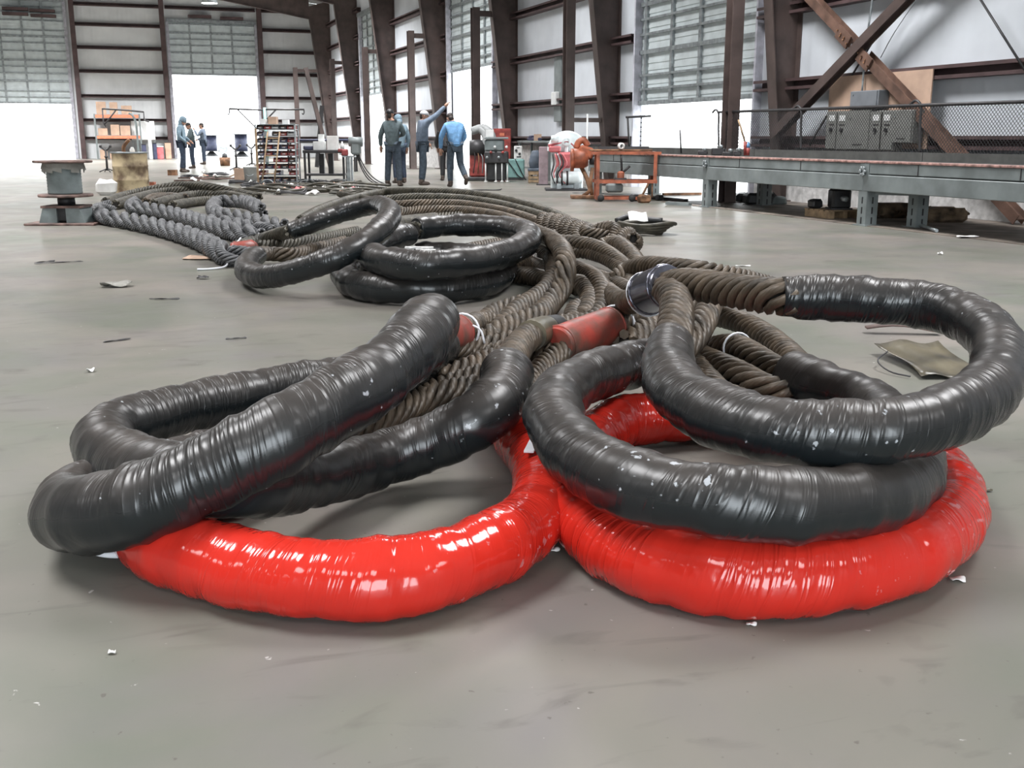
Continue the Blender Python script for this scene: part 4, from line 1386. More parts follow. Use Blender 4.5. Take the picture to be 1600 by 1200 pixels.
# --- cable reel on a stand
B_, s_ = place(107, 350)
t = thing('cable_reel', 'grey cable reel standing upright on a steel pedestal at left, torn cover under its flange', 'reel', B_, FACE)
MB().box((0, 0, .015), (.92, .62, .03), bev=.01).build('base_plate', M['reel_brown'], t)
b = MB().prism([(-.30, .03), (-.06, .03), (-.06, .22), (-.24, .22)], -.2, .2, 'Y').prism([(.06, .03), (.30, .03), (.24, .22), (.06, .22)], -.2, .2, 'Y')
b.build('pedestal', M['reel_grey'], t)
MB().box((0, -.02, .14), (.34, .3, .2), bev=.02).build('pedestal_block', M['black'], t)
MB().box((0, 0, .235), (.52, .42, .03)).build('pedestal_cap', M['reel_brown'], t)
MB().cyl((0, 0, .25), (0, 0, .36), .11, None, 16).build('spindle', M['black'], t)
MB().lathe([(0, .36), (.34, .36), (.345, .375), (.34, .395), (0, .395)], seg=32).build('lower_flange', M['reel_brown'], t)
prof = [(0, .395)] + [(.212 + .006 * (i % 2), .40 + i * .0195) for i in range(21)] + [(0, .80)]
MB().lathe(prof, seg=28).build('wound_cable', M['reel_grey'], t)
MB().lathe([(0, .80), (.365, .80), (.37, .815), (.365, .83), (0, .83)], seg=32).build('upper_flange', M['reel_brown'], t)
b = MB()
rg = random.Random(9)
for i in range(15):
    a0, a1 = i * 2 * PI / 15, (i + 1) * 2 * PI / 15
    zl, zr = .79 - rg.uniform(.05, .14), .79 - rg.uniform(.05, .14)
    p = [(.26, a0, .795), (.26, a1, .795), (.28, a1, zr), (.275, a0, zl)]
    q = [(r_ * math.cos(a), r_ * math.sin(a), z) for r_, a, z in p]
    q2 = [((r_ - .006) * math.cos(a), (r_ - .006) * math.sin(a), z) for r_, a, z in p]
    b.add(q + q2, [(0, 1, 2, 3), (7, 6, 5, 4), (0, 4, 5, 1), (1, 5, 6, 2), (2, 6, 7, 3), (3, 7, 4, 0)])
M['torn'] = mat('torn_cover', (0.27, 0.26, 0.235), .8, 0, .1)
b.build('torn_cover', M['torn'], t)

# --- rusty drum with fittings on it
B_, s_ = place(207, 303)
t = thing('steel_drum', 'tan and rust-stained open drum behind the dark rope hump', 'drum', B_, FACE)
MB().lathe([(0, 0), (.345, 0), (.35, .02), (.342, .03), (.342, .27), (.352, .285), (.342, .30), (.342, .54), (.352, .555), (.342, .57), (.342, .80), (.352, .815), (.352, .83), (.33, .83), (.33, .78), (0, .78)], seg=32).build('barrel', M['drum_tan'], t)
MB().lathe([(.34, .805), (.365, .81), (.365, .84), (.335, .84)], seg=32).build('rim', M['galv'], t)
tb = Vector(B_)
def on_top(px, z, dy=0.0):
    q = (px - 207) / s_
    return tb + Vector((q * math.cos(FACE) - dy * math.sin(FACE), q * math.sin(FACE) + dy * math.cos(FACE), z))
t = thing('pipe_fitting', 'bent rusty pipe fitting standing on the drum lid', 'fitting', on_top(201, .80), FACE)
MB().tube(spline([(-.02, 0, 0), (-.03, 0, .12), (.02, 0, .2), (.1, 0, .28)], .03), .035, 10).build('elbow', M['rust'], t)
MB().cyl((-.02, 0, 0), (-.02, 0, .03), .07, None, 12).build('collar', M['dark'], t)
MB().lathe([(0, 0), (.05, 0), (.05, .1), (.03, .13), (.03, .15), (0, .15)], seg=14).top('jar', M['white'], 'small white jar on the drum lid, right of the bent fitting', 'jar', loc=None).location = on_top(212, .78)
# white bag and brick-coloured carton beside the drum
def crumple(nm, m, label, cat, base, w, d, h, seed, rz=0.0, group=None):
    rg = np.random.default_rng(seed)
    b = MB().box((0, 0, h / 2), (w, d, h), bev=min(w, d, h) * .35, taper=(.8, .8))
    b.v = [tuple(np.array(p) * (1 + rg.uniform(-.1, .1, 3)) if p[2] > .02 else p) for p in b.v]
    zm = min(p[2] for p in b.v)
    b.v = [(x, y, z - zm) for x, y, z in b.v]
    o = b.build(nm, m)
    o.location = base
    o.rotation_euler = (0, 0, rz)
    return tag(o, label, cat, group)
B_, s_ = place(168, 305)
crumple('plastic_bag', M['paper'], 'crumpled white plastic bag on the floor left of the tan drum', 'bag', B_, .36, .3, .30, 3, FACE)

def carton(base, w, d, h, label, m='carton', group=None, name='carton', rz=FACE, tape=True):
    t = thing(name, label, 'box', base, rz, group)
    MB().box((0, 0, h / 2), (w, d, h), bev=.006).build('body', M[m], t)
    MB().box((0, 0, h + .001), (w * .98, d * .98, .006)).build('lid', M[m], t)
    if tape:
        MB().box((0, 0, h + .005), (w * .14, d * .99, .004)).build('tape', M['torn'], t)
    return t
B_, s_ = place(238, 296)
carton(B_, .14, .14, .16, 'small reddish carton right of the tan drum', 'orange')
B_, s_ = place(270, 274)
carton(B_, .25, .2, .16, 'small reddish box on the floor at the hooded worker\'s feet', 'rust')

# --- pallet rack by the far wall
YR = 60.4
xl, xr = atY(149, 200, YR).x, atY(219, 200, YR).x
t = thing('pallet_rack', 'pallet rack with orange beams loaded with cartons by the far wall', 'rack', ((xl + xr) / 2, YR + .45, 0))
wr = (xr - xl) / 2
for sx in (-1, 1):
    for sy in (-.45, .45):
        MB().box((sx * wr, sy, 1.15), (.08, .07, 2.3)).build('upright', M['bed_grey'], t)
    b = MB()
    for i in range(4):
        b.beam((sx * wr, -.45, .2 + i * .5), (sx * wr, .45, .55 + i * .5), .03, .03)
    b.build('lattice', M['bed_grey'], t, kind='stuff')
for z in (1.12, 2.18):
    for sy in (-.46, .46):
        MB().box((0, sy, z), (2 * wr - .08, .05, .15)).build('beam', M['orange_rack'], t)
    MB().box((0, 0, z + .085), (2 * wr - .1, .88, .02)).build('shelf_deck', M['galv'], t)
rg = random.Random(3)
shelf = {0: 'on the floor under the orange rack', 1: 'on the middle shelf of the orange rack', 2: 'on the top shelf of the orange rack'}
for lev, z in ((0, 0.0), (1, 1.215), (2, 2.275)):
    x = xl + .12
    k = 0
    while x < xr - .35:
        w = rg.uniform(.3, .55)
        h = rg.uniform(.3, .62) if lev != 2 else rg.uniform(.42, .66)
        if x + w > xr - .08: break
        k += 1
        carton((x + w / 2, YR + .3 + rg.uniform(0, .12), z), w, .5, h, '%s brown carton from the left, %s' % (['first', 'second', 'third', 'fourth', 'fifth', 'sixth'][k - 1], shelf[lev]), 'carton', 'cartons on the pallet rack', rz=0)
        x += w + rg.uniform(.03, .18)
# white cabinet and storage boxes next to the rack
A, D = atY(204, 189, 60.9), atY(243, 219, 60.9)
t = thing('wall_cabinet', 'white wall cabinet right of the pallet rack on the far wall', 'cabinet', ((A.x + D.x) / 2, 61.0, 0))
MB().box((0, .1, (A.z + D.z) / 2), (D.x - A.x, .5, A.z - D.z), bev=.02).build('body', M['white'], t)
for sx in (-1, 1):
    MB().box((sx * (D.x - A.x) / 4, -.16, (A.z + D.z) / 2), ((D.x - A.x) / 2 - .02, .02, A.z - D.z - .05)).build('door', M['white'], t)
    MB().box((sx * (D.x - A.x) / 2 * .94, .1, D.z / 2), (.05, .4, D.z)).build('leg', M['galv'], t)
for i, (px, w, h, m, lab) in enumerate(((226, .22, .75, 'blue_bin', 'dark blue tote'), (236, .16, .95, 'white', 'tall white container'), (243, .2, .8, 'blue_bin', 'dark blue upright container'),
                                        (251, .34, .62, 'machine_pink', 'faded red tote'), (264, .3, .85, 'carton', 'tall brown carton'))):
    q = atY(px, 246, 59.0)
    t = thing('storage_tote', lab + ' in the row below the white wall cabinet', 'container', (q.x, 59.0 + .1 * i, 0), 0, 'containers below the white cabinet')
    MB().box((0, 0, h / 2), (w, .4, h), bev=.02, taper=(1.05, 1.05)).build('body', M[m], t)
    MB().box((0, 0, h + .02), (w * 1.1, .44, .05), bev=.01).build('lid', M['white' if i % 2 else 'dark'], t)

# --- pipe stands
def pipe_stand(px, py, ytop, label):
    B_, s_ = place(px, py)
    h = on(px, ytop, B_)
    t = thing('pipe_stand', label, 'stand', B_, FACE, 'pipe stands by the far door')
    for k in range(4):
        a = k * PI / 2 + .7
        MB().tube([(0, 0, .12), (.26 * math.cos(a), .26 * math.sin(a), .015)], .018, 6).build('foot', M['dark'], t)
    MB().cyl((0, 0, .05), (0, 0, h - .12), .035, None, 10).build('post', M['dark'], t)
    MB().cyl((0, 0, h * .55), (0, 0, h * .55 + .06), .055, None, 10).build('collar', M['dark'], t)
    b = MB().tube([(-.18, 0, h), (-.04, 0, h - .13), (.04, 0, h - .13), (.18, 0, h)], .03, 8)
    b.build('cradle', M['dark'], t)
    for sx in (-1, 1):
        MB().lathe([(0, -.03), (.05, -.03), (.05, .03), (0, .03)], (sx * .16, 0, h - .01), 'X', 12).build('roller', M['dark'], t)
    return t
pipe_stand(168, 269, 228, 'dark pipe stand with roller cradle left of the tan drum')
pipe_stand(370, 266, 227, 'dark pipe stand in the bright doorway, nearer of the two')
pipe_stand(394, 259, 226, 'dark pipe stand in the bright doorway, beside the bin rack')

# --- swing-arm hose frame near the rack
B_, s_ = place(218, 258)
t = thing('swing_arm_frame', 'thin dark swing-arm pipe frame standing in front of the pallet rack', 'frame', B_, FACE)
def LP(px, py):
    return Vector(((px - 218) / s_, 0, on(218, py, B_)))
MB().tube(spline([LP(218, 258), LP(218, 220), LP(217, 190), LP(213, 180), LP(208, 177)], .1), .045, 8).build('mast', M['reel_grey'], t)
MB().tube([LP(167, 170), LP(200, 172), LP(231, 175), LP(231, 188), LP(238, 190)], .035, 8).build('arm', M['dark'], t)
MB().tube([LP(167, 170), LP(167, 192), LP(170, 198)], .03, 8).build('drop_pipe', M['dark'], t)
MB().tube([LP(188, 172), LP(178, 184), LP(169, 194)], .03, 8).build('strut', M['dark'], t)
MB().box((0, 0, .01), (.4, .4, .02)).build('base_plate', M['dark'], t)

# --- two-armed jib crane behind the bin rack
B_, s_ = place(418, 259)
t = thing('jib_crane', 'two-armed pipe jib crane rising behind the bin rack, hooks at both ends', 'crane', B_, FACE)
def LP(px, py):
    return Vector(((px - 418) / s_, 0, on(418, py, B_)))
MB().cyl((0, 0, 0), LP(418, 168), .06, None, 12).build('mast', M['teal'], t)
MB().box((0, 0, .01), (.45, .45, .02)).build('base_plate', M['dark'], t)
MB().tube([LP(363, 170), LP(418, 172)], .035, 8).build('arm', M['dark'], t)
MB().tube([LP(418, 171), LP(479, 171)], .035, 8).build('arm', M['dark'], t)
MB().tube([LP(376, 171), LP(404, 201), LP(418, 205)], .025, 8).build('strut', M['dark'], t)
MB().tube([LP(436, 171), LP(418, 189)], .03, 8).build('strut', M['dark'], t)
for x in (363, 479):
    MB().tube(spline([LP(x, 170), LP(x, 176), LP(x - 1.5, 179), LP(x - 3, 177)], .03), .022, 8).build('hook', M['dark'], t)

# --- far reels in the doorway and odd boxes outside
def far_reel(px, py, sc, label):
    B_, _ = place(px, py)
    t = thing('cable_reel', label, 'reel', B_, FACE, 'dark reels in the far doorway')
    MB().lathe([(0, .3), (.12, .3), (.42, .02), (.42, 0), (0, 0)][::-1], seg=20).build('cone_base', M['black'], t)
    MB().lathe([(0, .3), (.5, .3), (.5, .34), (0, .34)], seg=24).build('lower_flange', M['black'], t)
    MB().lathe([(0, .34), (.36, .34), (.36, 1.26), (0, 1.26)], seg=24).build('wound_cable', M['blue_bin'], t)
    MB().lathe([(0, 1.26), (.72, 1.26), (.72, 1.31), (0, 1.31)], seg=24).build('upper_flange', M['dark'], t)
    t.scale = (sc,) * 3
far_reel(378, 245, 1.0, 'dark cable reel with a wide top flange silhouetted in the bright far doorway')
far_reel(331, 244, .95, 'dark cable reel partly hidden behind the farthest person in the doorway')
B_, _ = place(350, 243)
carton(B_, .6, .4, .55, 'pale grey box between the two dark reels in the doorway', 'grey_bin')
B_, _ = place(352, 259)
t = thing('tool_bucket', 'brownish bucket of tools on the floor in front of the bright doorway', 'bucket', B_, FACE)
MB().lathe([(0, 0), (.19, 0), (.22, .33), (.19, .33), (.17, .03), (0, .03)], seg=20).build('bucket', M['rust'], t)
MB().lathe([(0, .2), (.15, .25), (.08, .45), (0, .5)], seg=14).build('tools', M['black'], t)
for px, py, w in ((26, 242, .62), (61, 240, .55)):
    B_, _ = place(px, py)
    carton(B_, w, .4, .68, 'pale crate standing outside the left far door, %s of the two' % ('left' if px < 40 else 'right'), 'grey_bin', 'crates outside the left door')

# --- bin rack
B_, s_ = place(437, 290)
W, Hh = .92, 1.42
t = thing('bin_rack', 'metal rack filled with rows of small red, grey and dark parts bins', 'rack', B_, FACE)
for sx in (-1, 1):
    for sy in (-.2, .2):
        MB().box((sx * W / 2, sy, Hh / 2), (.03, .03, Hh)).build('post', M['galv'], t)
NZ = 9
for i in range(NZ):
    MB().box((0, 0, .10 + i * .15), (W, .42, .012)).build('shelf', M['galv'], t)
rg = random.Random(21)
cosF, sinF = math.cos(FACE), math.sin(FACE)
pro = None
names_r = ['bottom', 'second', 'third', 'fourth', 'fifth', 'sixth', 'seventh', 'eighth', 'top']
cn = {'red_bin': 'red', 'grey_bin': 'grey', 'blue_bin': 'dark blue', 'dark': 'black'}
bins = {}
for i in range(NZ):
    for j in range(5):
        if rg.random() < .07: continue
        lx, ly, lz = (j - 2) * .18, -.03, .107 + i * .15
        m = rg.choice(['red_bin', 'red_bin', 'grey_bin', 'blue_bin', 'dark'])
        lab = '%s parts bin, %s row from the floor, %s of the bin rack' % (cn[m], names_r[i], ['far left column', 'left middle column', 'centre column', 'right middle column', 'far right column'][j])
        loc = (B_.x + lx * cosF - ly * sinF, B_.y + lx * sinF + ly * cosF, lz)
        if m not in bins:
            t2 = thing('parts_bin', lab, 'bin', loc, FACE, 'parts bins on the bin rack')
            b = MB().prism([(-.17, 0), (.17, 0), (.17, .105), (-.09, .105), (-.17, .055)], -.078, -.070, 'X').prism([(-.17, 0), (.17, 0), (.17, .105), (-.09, .105), (-.17, .055)], .070, .078, 'X')
            b.box((0, 0, .004), (.145, .34, .008)).box((0, .166, .05), (.145, .008, .1)).box((0, -.166, .028), (.145, .008, .055))
            b.build('tray', M[m], t2)
            MB().box((0, -.172, .034), (.07, .004, .022)).build('label_card', M['card'], t2)
            crumple('contents', M['rust' if m != 'grey_bin' else 'dark'], None, None, (0, 0, .008), .13, .28, .06, len(bins)).parent = t2
            bins[m] = t2
        else:
            t2 = copy_tree(bins[m])
            t2.location = loc
            t2['label'] = lab
def rack_top(lx, w, h, m, lab):
    carton((B_.x + lx * cosF, B_.y + lx * sinF, 1.418), w, .2, h, lab, m, 'boxes on top of the bin rack', tape=False)
MB().box((0, 0, Hh - .01), (W, .42, .015)).build('shelf', M['galv'], t)
rack_top(-.30, .12, .12, 'white', 'small white box at the left on top of the bin rack')
rack_top(-.08, .2, .17, 'carton', 'brown carton in the middle on top of the bin rack')
rack_top(.22, .14, .1, 'white', 'small white box at the right on top of the bin rack')
Q_, _ = place(421, 292)
t = thing('hand_truck', 'pale tubular hand truck leaning against the front of the bin rack', 'hand truck', Q_, FACE)
for sx in (-1, 1):
    MB().tube([(sx * .14 - .02, -.05, .05), (sx * .14 + .1, .28, 1.25)], .018, 8).build('rail', M['wood'], t)
for z in (.3, .7, 1.1):
    MB().cyl((-.14 - .02 + .1 * z, -.05 + .27 * z, z), (.14 - .02 + .1 * z, -.05 + .27 * z, z), .012, None, 6).build('rung', M['wood'], t)
MB().tube(spline([(-.2, -.1, .02), (-.12, -.12, .14), (.05, -.12, .16), (.18, -.1, .02)], .04), .015, 6).build('toe_loop', M['galv'], t)
for sx in (-1, 1):
    MB().lathe([(0, -.025), (.07, -.025), (.08, 0), (.07, .025), (0, .025)], (sx * .2, .02, .08), 'X', 16).build('wheel', M['rubber'], t)
Q_, _ = place(404, 291)
MB().box((0, 0, .66), (.05, .05, 1.32), bev=.005).top('timber_post', M['wood'], 'thin tan timber upright at the left front corner of the bin rack', 'post').location = Q_
# bucket, carton and plank left of the rack
def bucket(px, py, label, sc=1.0):
    Q_, _ = place(px, py)
    t = thing('plastic_bucket', label, 'bucket', Q_, FACE)
    MB().lathe([(0, 0), (.125, 0), (.15, .33), (.158, .33), (.158, .35), (.142, .35), (.118, .02), (0, .02)], seg=24).build('pail', M['white'], t)
    MB().tube(spline([(-.152, 0, .33), (-.12, -.06, .24), (0, -.16, .16), (.12, -.06, .24), (.152, 0, .33)], .03), .006, 6).build('handle', M['galv'], t)
    t.scale = (sc,) * 3
bucket(393, 287, 'white plastic bucket on the floor left of the bin rack', 1.2)
Q_, _ = place(376, 286)
carton(Q_, .24, .25, .36, 'brown carton standing left of the white bucket', 'carton')
p0, _ = place(356, 279)
b = MB().beam(p0 + Vector((0, 0, .03)), p0 + Vector((.95, -.1, .42)), .12, .03)
b.top('plank', M['wood'], 'narrow plank propped up on the scrap heap left of the bucket', 'plank')

# --- wheeled work cart with things on it
B_, s_ = place(511, 289)
t = thing('work_cart', 'dark two-shelf wheeled work cart right of the bin rack', 'cart', B_, FACE)
MB().box((0, 0, .79), (1.0, .6, .07), bev=.01).build('top', M['dark'], t)
MB().box((0, 0, .25), (.95, .56, .05), bev=.01).build('lower_shelf', M['dark'], t)
for sx in (-.46, .46):
    for sy in (-.26, .26):
        MB().box((sx, sy, .47), (.05, .05, .64)).build('leg', M['dark'], t)
        w = MB().lathe([(0, -.02), (.05, -.025), (.06, 0), (.05, .025), (0, .02)], (sx, sy, .06), 'X', 14).build('caster', M['rubber'], t)
        MB().box((sx, sy, .125), (.06, .06, .05)).build('caster_fork', M['galv'], w)
for sx in (-.12, .1):
    MB().box((sx, .1, .48), (.12, .1, .52)).build('pedestal', M['dark'], t)
def on_cart(lx, ly=0.0, z=.825): return Vector((B_.x + lx * cosF - ly * sinF, B_.y + lx * sinF + ly * cosF, z))
carton(on_cart(-.14), .26, .3, .2, 'low white box in the middle of the work cart top', 'white')
carton(on_cart(.18), .24, .3, .33, 'tall cream carton right of the low box on the work cart', 'paper')
carton(on_cart(-.1, .05, 1.03), .12, .2, .16, 'small white box stacked on the low box on the cart', 'white', tape=False)
b = MB().lathe([(0, 0), (.05, 0), (.05, .12), (.02, .16), (.02, .2), (0, .2)], seg=14)
b.top('bottle', M['white'], 'white bottle at the right end of the work cart', 'bottle').location = on_cart(.4)
b = MB().box((0, 0, .05), (.34, .12, .1), bev=.02).box((.1, 0, .12), (.08, .08, .06), bev=.01)
b.top('power_tool', M['blue_bin'], 'dark blue tool lying at the left end of the work cart', 'tool').location = on_cart(-.36, 0)
# pipe rack bench standing behind the cart
Q_, _ = place(505, 268)
t = thing('pipe_bench', 'long dark bench carrying lengths of bar behind the work cart', 'bench', Q_, FACE)
hz = on(505, 222, Q_)
for sx in (-1.1, 1.1):
    for sy in (-.2, .2):
        MB().box((sx, sy, hz / 2), (.06, .06, hz)).build('leg', M['dark'], t)
MB().box((0, 0, hz), (2.6, .5, .06)).build('top', M['dark'], t)
for i in range(4):
    b = MB().cyl((0, 0, 0), (2.3, 0, 0), .035, None, 8)
    lx, ly = -1.3 + .1 * i, -.15 + .1 * i
    o = b.top('steel_bar', M['blue_bin'], 'dark steel bar lying on the bench behind the work cart', 'bar', 'steel bars on the long bench', loc=(0, 0, -.035))
    o.location = Q_ + Vector((lx * cosF - ly * sinF, lx * sinF + ly * cosF, hz + .03))
    o.rotation_euler = (0, 0, FACE)

# --- vise stand with hoses
B_, s_ = place(547, 290)
t = thing('vise_stand', 'grey pedestal stand carrying a red vise, right of the work cart', 'stand', B_, FACE)
MB().box((0, 0, .012), (.4, .4, .024)).build('base_plate', M['galv'], t)
MB().box((-.02, 0, .34), (.07, .12, .65)).box((.06, 0, .34), (.04, .12, .65)).build('pedestal', M['galv'], t)
MB().box((0, 0, .68), (.3, .26, .03)).build('table', M['galv'], t)
v = MB().box((-.1, 0, .77), (.16, .16, .16), bev=.03).box((-.2, 0, .82), (.1, .18, .08), bev=.02)
v.build('vise', M['red_bin'], t)
MB().cyl((-.18, -.2, .74), (-.18, .05, .74), .018, None, 8).build('screw', M['galv'], t)
g2 = MB().box((.16, .05, .86), (.24, .2, .28), bev=.05).lathe([(0, -.16), (.11, -.16), (.11, .16), (0, .16)], (.16, .05, 1.02), 'X', 16)
g2.build('grinder', M['bed_grey'], t)
for i, off in enumerate((0, 6, 14)):
    b = MB()
    P = [Vector(B_) + Vector((.14 + .02 * i, -.05, .85))]
    for px, y0 in ((561 + off * .3, 250), (568 + off * .5, 268), (577 + off * .8, 281), (590 + off, 290)):
        q = g(px, 290)
        P.append(Vector((q.x, q.y, max(.02, on(px, y0, q)))))
    b.tube(spline(P, .05), .014, 6)
    b.top('air_hose', M['black'], ['innermost', 'middle', 'outermost'][i] + ' black hose drooping from the vise stand to the floor', 'hose', 'hoses at the vise stand')

# --- scrap heap: coils, papers, hoses on the floor
rg = random.Random(12)
coils = []
for i in range(30):
    px, py = rg.uniform(378, 548), rg.uniform(286, 305)
    if i < 4: px, py = rg.uniform(288, 350), rg.uniform(274, 284)
    B_, s_ = place(px, py)
    b = MB()
    r0 = rg.uniform(.2, .42)
    P = []
    for k in range(46):
        a = k * 2 * PI / 15
        rr = r0 * (1 + .12 * math.sin(k * 1.7 + i)) * (1 - .004 * k)
        P.append((rr * math.cos(a), rr * .8 * math.sin(a), .02 + .02 * (k // 15) + .015 * (1 + math.sin(k * .9 + i))))
    b.tube(spline(P, .05), .016, 6)
    pos = 'by the cable spools of the doorway' if i < 4 else ''
    o = b.top('wire_coil', M[['dark', 'strand_dark', 'black'][i % 3]], 'small dark wire coil among the scraps on the floor before the bin rack and cart' if i >= 4 else 'small dark cable coil on the floor beyond the humped ropes',
              'coil', 'wire coils in the scrap heap' if i >= 4 else 'cable coils beyond the ropes', loc=(0, 0, 0))
    o.location = (B_.x, B_.y, 0)
for i in range(52):
    px, py = rg.uniform(380, 560), rg.uniform(286, 306)
    if i < 6: px, py = rg.uniform(285, 350), rg.uniform(270, 284)
    B_, s_ = place(px, py)
    w, h = rg.uniform(.08, .3), rg.uniform(.08, .2)
    ph = rg.uniform(0, 6)
    b = MB().sheet(4, 3, lambda u, v: ((u - .5) * w, (v - .5) * h, .03 + .03 * math.sin(u * 6 + ph) + .03 * math.sin(v * 5 + ph)), .003)
    o = b.top('paper_scrap', M[['paper', 'paper', 'white', 'machine_pink', 'carton'][i % 5]], 'crumpled scrap of %s on the scrap heap' % ['white paper', 'white paper', 'white sheet', 'red paper', 'brown card'][i % 5] , 'scrap', 'scraps in the heap', loc=(0, 0, 0))
    o['group'] = 'scraps of ' + ['white paper', 'white paper', 'white sheet', 'red paper', 'brown card'][i % 5]
    o.location = (B_.x, B_.y, .03)
    o.rotation_euler = (0, 0, rg.uniform(0, 6))
for i in range(15):
    px, py = rg.uniform(395, 560), rg.uniform(290, 305)
    B_, s_ = place(px, py)
    P = [(-.7, rg.uniform(-.1, .1), .04), (-.2, rg.uniform(-.2, .2), .05 + .05 * i / 7), (.3, rg.uniform(-.2, .2), .08), (.8, rg.uniform(-.2, .2), .04)]
    o = MB().tube(spline(P, .06), .028, 8).top('cable_length', M['strand_dark'], 'loose length of dark cable at the edge of the scrap heap', 'cable', 'cable lengths in the scrap heap', loc=(0, 0, 0))
    o.location = (B_.x, B_.y, 0)
    o.rotation_euler = (0, 0, rg.uniform(-.6, .3))
for i in range(5):
    px, py = (300, 316, 332, 345, 292)[i], (279, 282, 280, 283, 283)[i]
    B_, s_ = place(px, py)
    o = MB().box((0, 0, .03), (rg.uniform(.5, 1.0), .1, .04), bev=.005).top('slat', M['reel_brown'], 'thin brown slat lying under the cable coils beyond the humped ropes', 'slat', 'slats under the cable coils')
    o.location = (B_.x, B_.y, .0 + .045 * (i % 2))
    o.rotation_euler = (0, 0, rg.uniform(-.5, .2))

# --- machines behind the workers
B_, s_ = place(752, 282)
t = thing('duct_machine', 'dark red machine with drooping pale ducts right behind the blue-shirted worker', 'machine', B_, FACE)
MB().box((0, 0, .05), (.75, .6, .1), bev=.02).build('base', M['dark'], t)
MB().box((-.05, 0, .45), (.5, .45, .7), bev=.04).build('body', M['machine_red'], t)
MB().lathe([(0, -.2), (.2, -.2), (.22, 0), (.2, .2), (0, .2)], (-.1, -.15, .85), 'X', 18).build('gear_case', M['dark'], t)
MB().box((.2, -.1, .3), (.28, .3, .36), bev=.05).build('motor', M['machine_red'], t)
for k, pts in enumerate(([(-.24, -.1, 1.28), (-.02, -.14, 1.33), (.12, -.2, 1.2), (.14, -.24, .95), (.13, -.24, .62)], [(-.1, -.1, 1.34), (.1, -.16, 1.35), (.27, -.24, 1.18), (.31, -.26, .92), (.24, -.26, .58)])):
    P = spline(pts, .05)
    MB().tube(P, np.interp(np.linspace(0, 1, len(P)), [0, .4, .75, 1], [.10, .115, .10, .05]), 14).build('duct', M['grey_bin'], t)
b = MB()
for i in range(5):
    b = MB().tube(spline([(-.2 + .1 * i, -.28, .9 - .1 * i), (-.15 + .1 * i, -.34, .6), (-.2 + .12 * i, -.3, .2)], .06), .016, 6)
    b.build('pipe', M[['dark', 'rust', 'galv'][i % 3]], t)
Q_, _ = place(741, 280)
t2 = thing('plastic_bucket', 'white plastic bucket at the foot of the ducted machine', 'bucket', Q_, FACE)
MB().lathe([(0, 0), (.125, 0), (.15, .28), (.158, .28), (.158, .30), (.142, .30), (.118, .02), (0, .02)], seg=24).build('pail', M['white'], t2)
MB().tube(spline([(-.152, 0, .29), (0, -.16, .14), (.152, 0, .29)], .03), .006, 6).build('handle', M['galv'], t2)

B_, s_ = place(788, 279)
t = thing('steel_cabinet', 'tall red steel cabinet with a pale plate behind the grey machine', 'cabinet', B_ + Vector((.15, .6, 0)), FACE)
MB().box((0, 0, .68), (.5, .45, 1.36), bev=.015).build('body', M['machine_red'], t)
MB().box((0, -.23, .68), (.46, .02, 1.28), bev=.01).build('door', M['machine_red'], t)
MB().box((0, -.245, 1.2), (.13, .008, .08)).build('label_plate', M['orange_rack'], t)
B_, s_ = place(776, 284)
t = thing('bench_machine', 'grey bench machine on thin white legs before the red cabinet', 'machine', B_, FACE)
MB().box((0, 0, .62), (.62, .4, .3), bev=.03).build('bed', M['dark'], t)
MB().box((-.05, 0, .92), (.5, .34, .3), bev=.04).build('head', M['reel_grey'], t)
MB().box((0, 0, 1.1), (.62, .4, .05), bev=.01).build('table', M['bed_grey'], t)
for sx in (-.28, -.02, .14, .28):
    MB().cyl((sx, -.15, .0), (sx, -.15, .5), .018, None, 8).build('leg', M['white'], t)
    MB().cyl((sx, -.15, 0), (sx, -.15, .025), .045, None, 10).build('foot', M['white'], t)
for i in range(6):
    MB().lathe([(0, -.05), (.035, -.05), (.035, .0), (0, .0)], (-.24 + .1 * i, -.2, .62 + .13 * (i % 3)), 'Y', 10).build('knob', M[['galv', 'machine_red', 'white'][i % 3]], t)
MB().box((.0, .1, .25), (.5, .25, .45), bev=.03).build('drive_box', M['dark'], t)
carton(B_ + Vector((-.18, .0, 1.13)), .2, .2, .18, 'white box on top of the grey bench machine', 'white', tape=False)

B_, s_ = place(805, 281)
t = thing('welding_cabinet', 'teal machine cabinet on the floor with draped cables', 'cabinet', B_, FACE)
MB().box((0, 0, .03), (.46, .4, .06)).build('base', M['dark'], t)
MB().box((0, 0, .3), (.5, .42, .5), bev=.03).build('body', M['teal'], t)
MB().tube(spline([(-.2, -.23, .5), (-.05, -.26, .3), (.1, -.24, .1), (.3, -.28, .02)], .05), .014, 6).build('cable', M['black'], t)
MB().tube(spline([(.0, -.22, .55), (.1, -.26, .35), (.2, -.24, .15), (.28, -.28, .02)], .05), .014, 6).build('cable', M['black'], t)
t = thing('control_unit', 'cream control unit with two dials on top of the teal cabinet', 'machine', B_ + Vector((.07, -.03, .55)), FACE)
MB().box((0, 0, .17), (.22, .28, .34), bev=.015).build('case', M['paper'], t)
for x, z in ((-.05, .23), (.04, .14)):
    MB().lathe([(0, -.03), (.03, -.03), (.035, 0), (0, 0)], (x, -.14, z), 'Y', 14).build('dial', M['black'], t)
MB().box((.02, -.143, .06), (.12, .008, .03)).build('nameplate', M['dark'], t)
MB().box((0, -.143, .3), (.08, .008, .02)).build('nameplate', M['dark'], t)

